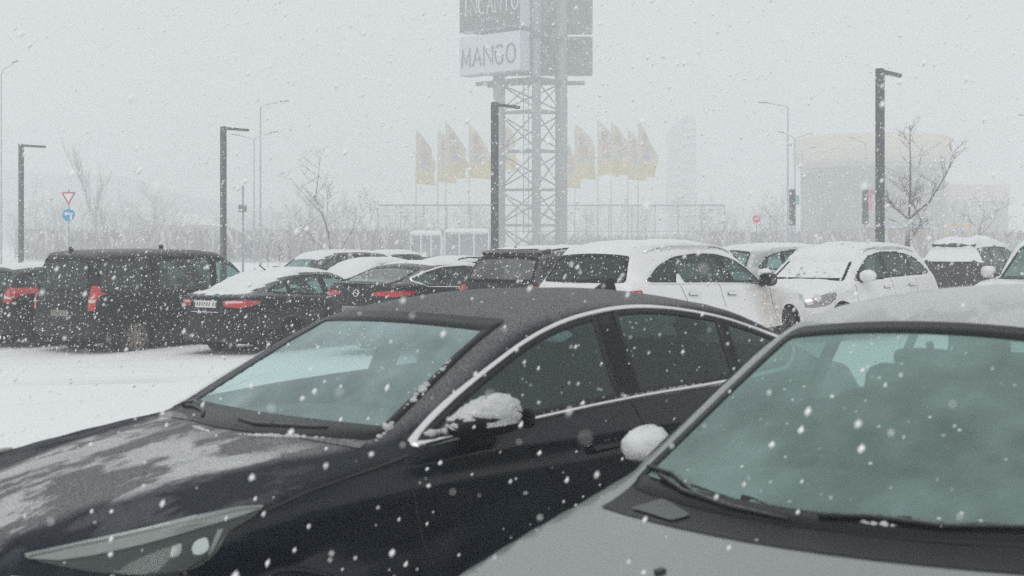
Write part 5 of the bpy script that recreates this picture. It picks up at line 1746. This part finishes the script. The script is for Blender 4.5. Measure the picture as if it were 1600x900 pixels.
def box_on_post(name, u, v0, v1, w, D, label, cat, boxes, post_top=None, snow=False):
    x, y, zt = px(u, v0, D)
    r = empty(name, (x, y, 0)); tag(r, label, cat)
    pt = px(u, post_top, D)[2] if post_top else zt
    m = MB(); m.tube([(0, .1, 0), (0, .1, pt)], .06, 8); m.build('post', M['galv'], r, True)
    for (du, va, vb, wd, col, nm) in boxes:
        za, zb = px(0, va, D)[2], px(0, vb, D)[2]
        m = MB(); m.box((du / 2100 * D, 0, (za + zb) / 2), (wd / 2100 * D, .18, za - zb), bev=.02)
        m.build(nm, plain(nm + '_paint', col, .5), r)
    return r
box_on_post('signal_post', 379, 320, 385, 12, 70, 'thin post carrying a small green grey cabinet beside the lamp post', 'post', [(0, 320, 331, 12, (.10, .15, .14), 'cabinet')], 290)
def traffic_light(u, D, v0, v1, label, lit, lit_col):
    x, y, zt = px(u, v0, D); zb = px(u, v1, D)[2]
    r = empty('traffic_light', (x, y, 0)); tag(r, label, 'traffic light')
    m = MB(); m.tube([(0, .15, 0), (0, .15, zt + .1)], .06, 8); m.build('post', M['galv'], r, True)
    h = zt - zb
    m = MB(); m.box((0, 0, (zt + zb) / 2), (.42, .22, h), bev=.03); c = m.build('signal_case', M['black'], r)
    p = MB(); p.box((.28, -.08, zt - h * .28 - .05), (.40, .06, h * (.26 if lit == 0 else .62)), bev=.01); p.build('signal_panel', lit_col, r)
    for k in range(3):
        q = MB(); q.lathe([(0, 0), (.13, 0), (.15, .06), (.15, .16)], 16, Matrix.Translation((-.0, -.115, zt - h * (.2 + .3 * k))) @ Matrix.Rotation(R(90), 4, 'X')); q.build('lamp', M['rubber'], c, True)
traffic_light(1238, 95, 296, 352, 'dark signal head with a green panel right of the tower', 0, plain('green_panel', (.12, .42, .36), .5))
traffic_light(1352, 95, 296, 350, 'dark signal head with a tall pink panel left of the square lamp post', 1, plain('pink_panel', (.62, .26, .30), .5))
def red_sign(u, v, D):
    x, y, z = px(u, v, D)
    r = empty('road_sign', (x, y, 0)); tag(r, 'small red sign on a post among the bushes right of the court fence', 'road sign')
    m = MB(); m.tube([(0, .05, 0), (0, .05, z)], .03, 6); m.build('post', M['galv'], r)
    m = MB(); m.lathe([(0, 0), (.27, 0), (.27, .02), (0, .02)], 8, Matrix.Translation((0, .02, z)) @ Matrix.Rotation(R(90), 4, 'X')); p = m.build('red_plate', plain('stop_red', (.58, .06, .07), .5), r)
    m = MB(); m.box((0, -.006, z), (.36, .01, .07)); m.build('plate_bar', plain('sign_bar', (.75, .75, .75), .5), p)
red_sign(1182, 342, 92)

# ------------------------------------------------------------------ buildings in the haze
def round_hall():
    D = 300; cx = (1362 - 800) / 2100 * D
    r = empty('round_building', (cx, D, 0)); tag(r, 'round hall with a broad cream roof band, faint in the haze on the right', 'building')
    Rr = 15.6
    wall = plain('hall_wall', (.26, .25, .25), .7, nscale=.6, namt=.4); cream = plain('cream_band', (.62, .50, .33), .6, nscale=.3, namt=.2)  # wall colour lightened to imitate fading in the haze
    m = MB(); m.lathe([(Rr, 0), (Rr, 20)], 64); m.build('wall', wall, r, True)
    m = MB(); m.lathe([(Rr - .2, 19.5), (Rr + 1.6, 20.0), (Rr + 1.6, 25), (Rr + .6, 25.6), (Rr - .5, 25.6)], 72); b = m.build('roof_band', cream, r, True)
    m = MB(); m.lathe([(Rr + .6, 25.5), (Rr * .7, 26.4), (Rr * .35, 27.2), (0, 27.5)], 64); m.build('roof', M['snow'], r, True)
    first = None
    for k in range(30):
        a = R(180 + 180 * (k + .5) / 30)
        w = MB(); w.box((Rr * math.cos(a), Rr * math.sin(a), 11), (.10, 1.5, 15), a); w.build('window', M['frit'], r)
    m = MB()
    lw = MB(); lw.box((21, 4, 7.5), (16, 16, 15)); lw.build('wing', wall, r)
    lb = MB(); lb.box((21, 4, 13.2), (16.5, 16.5, 3.6)); lb.build('wing_band', cream, r)
round_hall()
def tower_block(u0, u1, v, D, label):
    x0, _, z = px(u0, v, D); x1 = px(u1, v, D)[0]
    r = empty('tower_block', ((x0 + x1) / 2, D, 0)); tag(r, label, 'building', 'tower blocks fading in the snow')
    w = x1 - x0
    m = MB(); m.box((0, 0, z / 2), (w, 14, z)); m.build('wall', plain('block_wall', (.36, .36, .40), .8), r)  # haze fading is put into the wall colour as extra paleness
    m = MB(); m.box((w * .15, 0, z + .9), (w * .4, 6, 1.8)); m.build('lift_house', plain('block_roof', (.2, .2, .23), .8), r)
    nz = int(z / 3)
    for k in range(nz):
        for j in range(4):
            q = MB(); q.box((-w / 2 + w * (j + .5) / 4, -7.0, 2 + k * 3), (w * .14, .1, 1.5)); q.build('window', M['frit'], r)
tower_block(1044, 1060, 204, 480, 'faint tower block right of the flags, left half of the pair')
tower_block(1062, 1084, 188, 500, 'faint tower block right of the flags, taller half of the pair')
def house():
    D = 240; x0, _, ze = px(240, 352, D); x1 = px(336, 352, D)[0]; zt = px(0, 333, D)[2]
    r = empty('house', ((x0 + x1) / 2, D, 0)); tag(r, 'low cream house with a snowy hipped roof beyond the trees', 'building')
    w = x1 - x0
    m = MB(); m.box((0, 0, ze / 2), (w * .9, 9, ze)); m.build('wall', plain('house_wall', (.55, .46, .34), .8, nscale=.8, namt=.2), r)
    m = MB(); a, b = w / 2, 5.0
    m.add([(-a, -b, ze), (a, -b, ze), (a, b, ze), (-a, b, ze), (-a * .3, 0, zt), (a * .3, 0, zt)], [(0, 1, 5, 4), (1, 2, 5), (2, 3, 4, 5), (3, 0, 4), (3, 2, 1, 0)])
    m.build('roof', M['snow'], r)
    for k in range(3):
        q = MB(); q.box((-w * .3 + k * w * .3, -4.5, ze * .55), (1.1, .08, 1.4)); q.build('window', M['frit'], r)
house()
def shed(u0, u1, v, D, label, col, depth=6):
    x0, _, z = px(u0, v, D); x1 = px(u1, v, D)[0]
    r = empty('shed', ((x0 + x1) / 2, D, 0)); tag(r, label, 'shed')
    m = MB(); m.box((0, 0, z / 2), (x1 - x0, depth, z)); m.build('wall', plain('shed_wall', col, .8, nscale=1, namt=.3), r)
    m = MB(); m.box((0, 0, z + .06), (x1 - x0 + .3, depth + .3, .12)); m.build('snow_cover', M['snow'], r)
shed(36, 76, 358, 190, 'low grey shed behind the left lamp post', (.14, .14, .15))
shed(1362, 1442, 356, 165, 'low brick red shed behind the right lamp post and bare tree', (.30, .15, .11))
def gate_frame():
    D = 110; x0, _, z = px(1481, 352, D); x1 = px(1516, 352, D)[0]
    r = empty('yellow_gate', (x0, D, 0)); tag(r, 'pale yellow frame gate right of the big bare tree', 'gate')
    ym = plain('yellow_gate_paint', (.62, .46, .16), .5)
    for x in (0, x1 - x0):
        m = MB(); m.box((x, 0, z / 2), (.14, .14, z)); m.build('post', ym, r)
    m = MB(); m.box(((x1 - x0) / 2, 0, z), (x1 - x0 + .14, .13, .16)); m.build('top_bar', ym, r)
gate_frame()

# ------------------------------------------------------------------ trees
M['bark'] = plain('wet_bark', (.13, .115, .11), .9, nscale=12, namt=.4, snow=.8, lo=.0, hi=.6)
M['bark_far'] = plain('snowy_haze_paled_bark', (.20, .18, .175), .9, nscale=6, namt=.5, snow=.9, lo=-.3, hi=.6)  # snowy bark, paled further in colour to stand in for distance haze
def grow(seed, h, spread=.5, levels=4, kids=(3, 4), rad=None, upright=.6, first=.25, sides=4):
    """trunk and crown of a leafless tree as two meshes"""
    rng = random.Random(seed)
    T, C = MB(), MB()
    rad = rad or h * .013
    def limb(p, d, ln, r, lev, mb):
        pts, rr = [p], [r]
        n = 4 if lev < 2 else 3
        q = p; dd = d
        for k in range(n):
            dd = (dd + Vector((rng.gauss(0, .13), rng.gauss(0, .13), rng.gauss(.04, .08)))).normalized()
            q = q + dd * (ln / n); pts.append(q); rr.append(r * (1 - .75 * (k + 1) / n))
        mb.tube(pts, rr, sides if lev < 2 else 3, cap=False)
        if lev >= levels: return
        m = rng.randint(*kids) + (3 if lev == 0 else 0)
        for k in range(m):
            t = first + (1 - first) * (k + rng.random() * .8) / m
            i = min(int(t * n), n - 1); f = t * n - i
            b = pts[i].lerp(pts[i + 1], min(f, 1))
            az = rng.uniform(0, 6.28) if lev else k * 2.4 + rng.uniform(-.5, .5)
            side = Vector((math.cos(az), math.sin(az), 0))
            nd = (dd * upright * rng.uniform(.6, 1.1) + side * spread * rng.uniform(.8, 1.4) + Vector((0, 0, .25))).normalized()
            limb(b, nd, ln * rng.uniform(.42, .62) * (1.1 - .35 * t), max(r * .5 * (1.1 - .4 * t), h * .0011), lev + 1, C)
    limb(Vector((0, 0, -.1)), Vector((0, 0, 1)), h * .92, rad, 0, T)
    return T, C
def tree(name, label, u, D, h, seed, group=None, mat=None, **kw):
    x = (u - 800) / 2100 * D
    r = empty(name, (x, D, float(ground_z(x, D)))); tag(r, label, 'tree', group)
    T, C = grow(seed, h, **kw)
    T.build('trunk', mat or M['bark'], r, True); C.build('crown', mat or M['bark'], r, True)
    return r
tree('bare_tree', 'slim young bare tree behind the snowed saloon roofs', 534, 46, 4.3, 12, levels=4, kids=(3, 4), rad=.05, spread=.75, upright=.55, first=.30)
def forked_tree():
    D = 42; x = (1418 - 800) / 2100 * D
    r = empty('bare_tree', (x, D, float(ground_z(x, D)))); tag(r, 'big bare tree forking in a V beside the right lamp post', 'tree')
    def P(u, v, dy=0): q = px(u, v, D); return Vector((q[0] - x, dy, q[2] - r.location.z))
    T = MB(); T.tube([Vector((0, 0, -.1)), P(1418, 380), P(1420, 342)], [.085, .075, .065], 8); T.build('trunk', M['bark'], r, True)
    C = MB(); rng = random.Random(8)
    def twig(a, d, ln, r0, lev):
        pts = [a]; q = a
        for k in range(3):
            d = (d + Vector((rng.gauss(0, .16), rng.gauss(0, .16), rng.gauss(.05, .1)))).normalized(); q = q + d * ln / 3; pts.append(q)
        C.tube(pts, [r0, r0 * .8, r0 * .6, r0 * .35], 4 if lev == 0 else 3, cap=False)
        if lev < 3:
            for k in range(rng.randint(3, 4)):
                i = rng.randint(0, 2); b = pts[i].lerp(pts[i + 1], rng.random())
                twig(b, (d * .7 + Vector((rng.gauss(0, .6), rng.gauss(0, .6), rng.uniform(0, .5)))).normalized(), ln * rng.uniform(.45, .65), max(r0 * .6, .005), lev + 1)
    for ch, rad in (([(1420, 342, 0), (1402, 325, .2), (1386, 302, .3)], .045), ([(1420, 342, 0), (1421, 290, -.1), (1422, 240, 0), (1423, 192, .1)], .042),
                    ([(1420, 342, 0), (1448, 316, -.2), (1472, 276, -.3), (1490, 238, -.3)], .045), ([(1420, 330, 0), (1432, 312, .4), (1442, 296, .6)], .022), ([(1422, 378, .1), (1434, 362, .2), (1446, 345, .2)], .02)):
        pts = [P(*c) for c in ch]
        C.tube(pts, [rad * (1 - .8 * i / (len(pts) - 1)) for i in range(len(pts))], 5, cap=False)
        for k in range(11):
            t = .15 + .85 * k / 11; f = t * (len(pts) - 1); i = min(int(f), len(pts) - 2)
            b = pts[i].lerp(pts[i + 1], f - i); dd = (pts[i + 1] - pts[i]).normalized()
            twig(b, (dd * .6 + Vector((rng.gauss(0, .7), rng.gauss(0, .7), rng.uniform(0, .4)))).normalized(), rng.uniform(.35, .85), .011, 1)
    C.build('crown', M['bark'], r, True)
forked_tree()
tree('bare_tree', 'small bare tree between the forked tree and the right edge', 1522, 60, 3.6, 31, levels=4, rad=.05, spread=.7)
protos = []
for k in range(5):
    h = (10, 11.2, 8.6, 10.4, 7.5)[k]
    protos.append((h, k))
rng = random.Random(44)
belt = []
for k in range(74):
    u = rng.uniform(40, 770); belt.append((u, rng.uniform(165, 240), 'left'))
for k in range(16): belt.append((rng.uniform(1095, 1235), rng.uniform(165, 215), 'right'))
for k in range(14): belt.append((rng.uniform(1240, 1600), rng.uniform(175, 240), 'right'))
for k in range(10): belt.append((rng.uniform(840, 1100), rng.uniform(195, 235), 'mid'))
for k in range(10): belt.append((rng.uniform(0, 60), rng.uniform(160, 230), 'left'))
made = {}
for i, (u, D, side) in enumerate(belt):
    k = rng.randrange(5)
    x = (u - 800) / 2100 * D
    lab = {'left': 'bare tree in the pale belt of trees left of the sign tower', 'right': 'bare tree in the pale belt of trees on the right', 'mid': 'bare tree behind the court fence'}[side]
    grp = {'left': 'trees in the belt on the left', 'right': 'trees in the belt on the right', 'mid': 'trees behind the court fence'}[side]
    if k not in made:
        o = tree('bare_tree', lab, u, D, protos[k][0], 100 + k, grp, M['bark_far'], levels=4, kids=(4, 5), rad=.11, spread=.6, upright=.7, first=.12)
        made[k] = o
    else:
        o = copy_tree(made[k], None, (x, D, 0), rng.uniform(0, 6.28), 1.0); tag(o, lab, 'tree', grp)
    s_ = rng.uniform(.42, .82); o.scale = (s_ * 1.15, s_ * 1.15, s_)
tree('bare_tree', 'tall narrow poplar rising above the belt on the left', 161, 165, 11.5, 61, None, M['bark_far'], levels=3, kids=(6, 8), rad=.14, spread=.16, upright=1.0, first=.1)
# low scrub below the belt
def scrub(name, u0, u1, D0, D1, n, seed, hmax, label=None):
    rng = np.random.RandomState(seed)
    m = MB()
    V, F = [], []
    for k in range(n):
        D = rng.uniform(D0, D1); x = (rng.uniform(u0, u1) - 800) / 2100 * D
        for j in range(5):
            a = rng.uniform(0, 6.28); h = hmax * rng.uniform(.4, 1); s_ = rng.uniform(.1, .5)
            b = len(V); t = .035
            V += [(x - t, D, 0), (x + t, D, 0), (x + math.cos(a) * s_ * h * .6, D + math.sin(a) * s_ * h * .6, h * .7), (x + math.cos(a + .4) * s_ * h, D + math.sin(a + .4) * s_ * h, h), (x, D + t, 0)]
            F += [(b, b + 1, b + 2), (b + 1, b + 4, b + 2), (b + 4, b, b + 2), (b, b + 2, b + 3), (b + 1, b + 3, b + 2)]
    return tag(mesh_obj(name, V, F, M['bark_far'], None, False), kind='stuff')
scrub('scrub', 40, 780, 150, 225, 3200, 3, 4.0)
scrub('scrub', 1090, 1600, 155, 215, 1800, 4, 3.8)
scrub('scrub', 830, 1100, 192, 220, 500, 5, 3.5)
for i, u in enumerate((418, 436, 452, 470, 503, 515, 566, 590, 604, 628, 644)):
    D = 66 + (i * 37 % 9)
    x = (u - 800) / 2100 * D
    r = empty('sapling', (x, D, 0)); tag(r, 'whitewashed sapling trunk on the far snow bank', 'sapling', 'saplings on the far snow bank')
    m = MB(); m.tube([(0, 0, 0), (.03, 0, .9)], [.045, .04], 6); m.build('whitewashed_trunk', M['flagpole'], r, True)
    m = MB(); m.tube([(.03, 0, .9), (.0, .05, 1.7), (.1, 0, 2.3)], [.035, .025, .01], 5); m.tube([(.0, .05, 1.5), (-.25, 0, 2.1)], [.018, .006], 4); m.tube([(.0, .05, 1.3), (.3, .1, 1.9)], [.018, .006], 4); m.build('branches', M['bark_far'], r, True)
# ------------------------------------------------------------------ falling snow
def flakes():
    rng = np.random.RandomState(11)
    HX, HU, HDN = 800 / 2100 + .10, 383 / 2100 + .06, 517 / 2100 + .05
    parts = []
    for (d0, d1, rho) in ((.7, 2.5, 44), (2.5, 6, 55), (6, 14, 66), (14, 24, 30), (24, 34, 7)):
        n = int(rho * (HX * 2) * (HU + HDN) * (d1 ** 3 - d0 ** 3) / 3)
        D = (d0 ** 3 + rng.rand(n) * (d1 ** 3 - d0 ** 3)) ** (1 / 3)
        x = (rng.rand(n) * 2 - 1) * HX * D; z = EYE + (rng.rand(n) * (HU + HDN) - HDN) * D
        parts.append(np.stack([x, D, z], 1))
    P = np.concatenate(parts)
    # none inside the two near cars
    keep = P[:, 2] > ground_z(P[:, 0], P[:, 1]) + .03
    for b, root in ((cm.b, car), (cm2.b, car2)):
        a = root.rotation_euler.z; c, s_ = math.cos(a), math.sin(a)
        dx, dy = P[:, 0] - root.location.x, P[:, 1] - root.location.y
        lx, ly = dx * c + dy * s_, -dx * s_ + dy * c
        near = (np.abs(lx) < b.L / 2) & (np.abs(ly) < 1) & (P[:, 2] < 1.6)
        f = np.ones(len(P)); f[near] = b.F(b.L / 2 - lx[near], ly[near], P[near, 2])
        keep &= f > .01
    P = P[keep]
    n = len(P)
    r = np.clip(np.exp(rng.normal(math.log(.0036), .42, n)), .0012, .0075)
    r = np.where(P[:, 1] < 2.5, r * .6, r)
    base = np.array([[1, 0, 0], [-1, 0, 0], [0, 1, 0], [0, -1, 0], [0, 0, 1], [0, 0, -1]], float)
    tri = np.array([[0, 2, 4], [2, 1, 4], [1, 3, 4], [3, 0, 4], [2, 0, 5], [1, 2, 5], [3, 1, 5], [0, 3, 5]])
    J = base[None] * (1 + .2 * rng.normal(size=(n, 6, 1))) * np.array([1, 1, 1.5])
    J[..., 0] += .3 * J[..., 2]
    V = (P[:, None] + J * r[:, None, None]).reshape(-1, 3)
    F = (tri[None] + (np.arange(n) * 6)[:, None, None]).reshape(-1, 3)
    me = bpy.data.meshes.new('snowflakes')
    me.vertices.add(len(V)); me.vertices.foreach_set('co', V.ravel())
    me.loops.add(len(F) * 3); me.loops.foreach_set('vertex_index', F.ravel().astype(np.int32))
    me.polygons.add(len(F)); me.polygons.foreach_set('loop_start', np.arange(0, len(F) * 3, 3, dtype=np.int32))
    me.update(calc_edges=True)
    m, N, L = new_mat('snowflake')
    d = N.new('ShaderNodeBsdfDiffuse'); d.inputs['Color'].default_value = (.99, .99, .99, 1)
    out(N, L, d.outputs[0])
    me.materials.append(m)
    o = link(bpy.data.objects.new('snowflakes', me)); tag(o, kind='stuff')
    print('flakes', n)
flakes()

# ------------------------------------------------------------------ snow filled air
HAZE = 0.0050
hz = MB(); hz.box((0, 330, 24), (1700, 760, 54))
ho = hz.build('haze', None); tag(ho, kind='stuff')
m = bpy.data.materials.new('snow_haze'); m.use_nodes = True; m.node_tree.nodes.clear()
v = m.node_tree.nodes.new('ShaderNodeVolumePrincipled')
v.inputs['Color'].default_value = (.965, .988, 1.0, 1); v.inputs['Density'].default_value = HAZE; v.inputs['Anisotropy'].default_value = 0.0
mo = m.node_tree.nodes.new('ShaderNodeOutputMaterial'); m.node_tree.links.new(v.outputs['Volume'], mo.inputs['Volume'])
ho.data.materials.append(m)
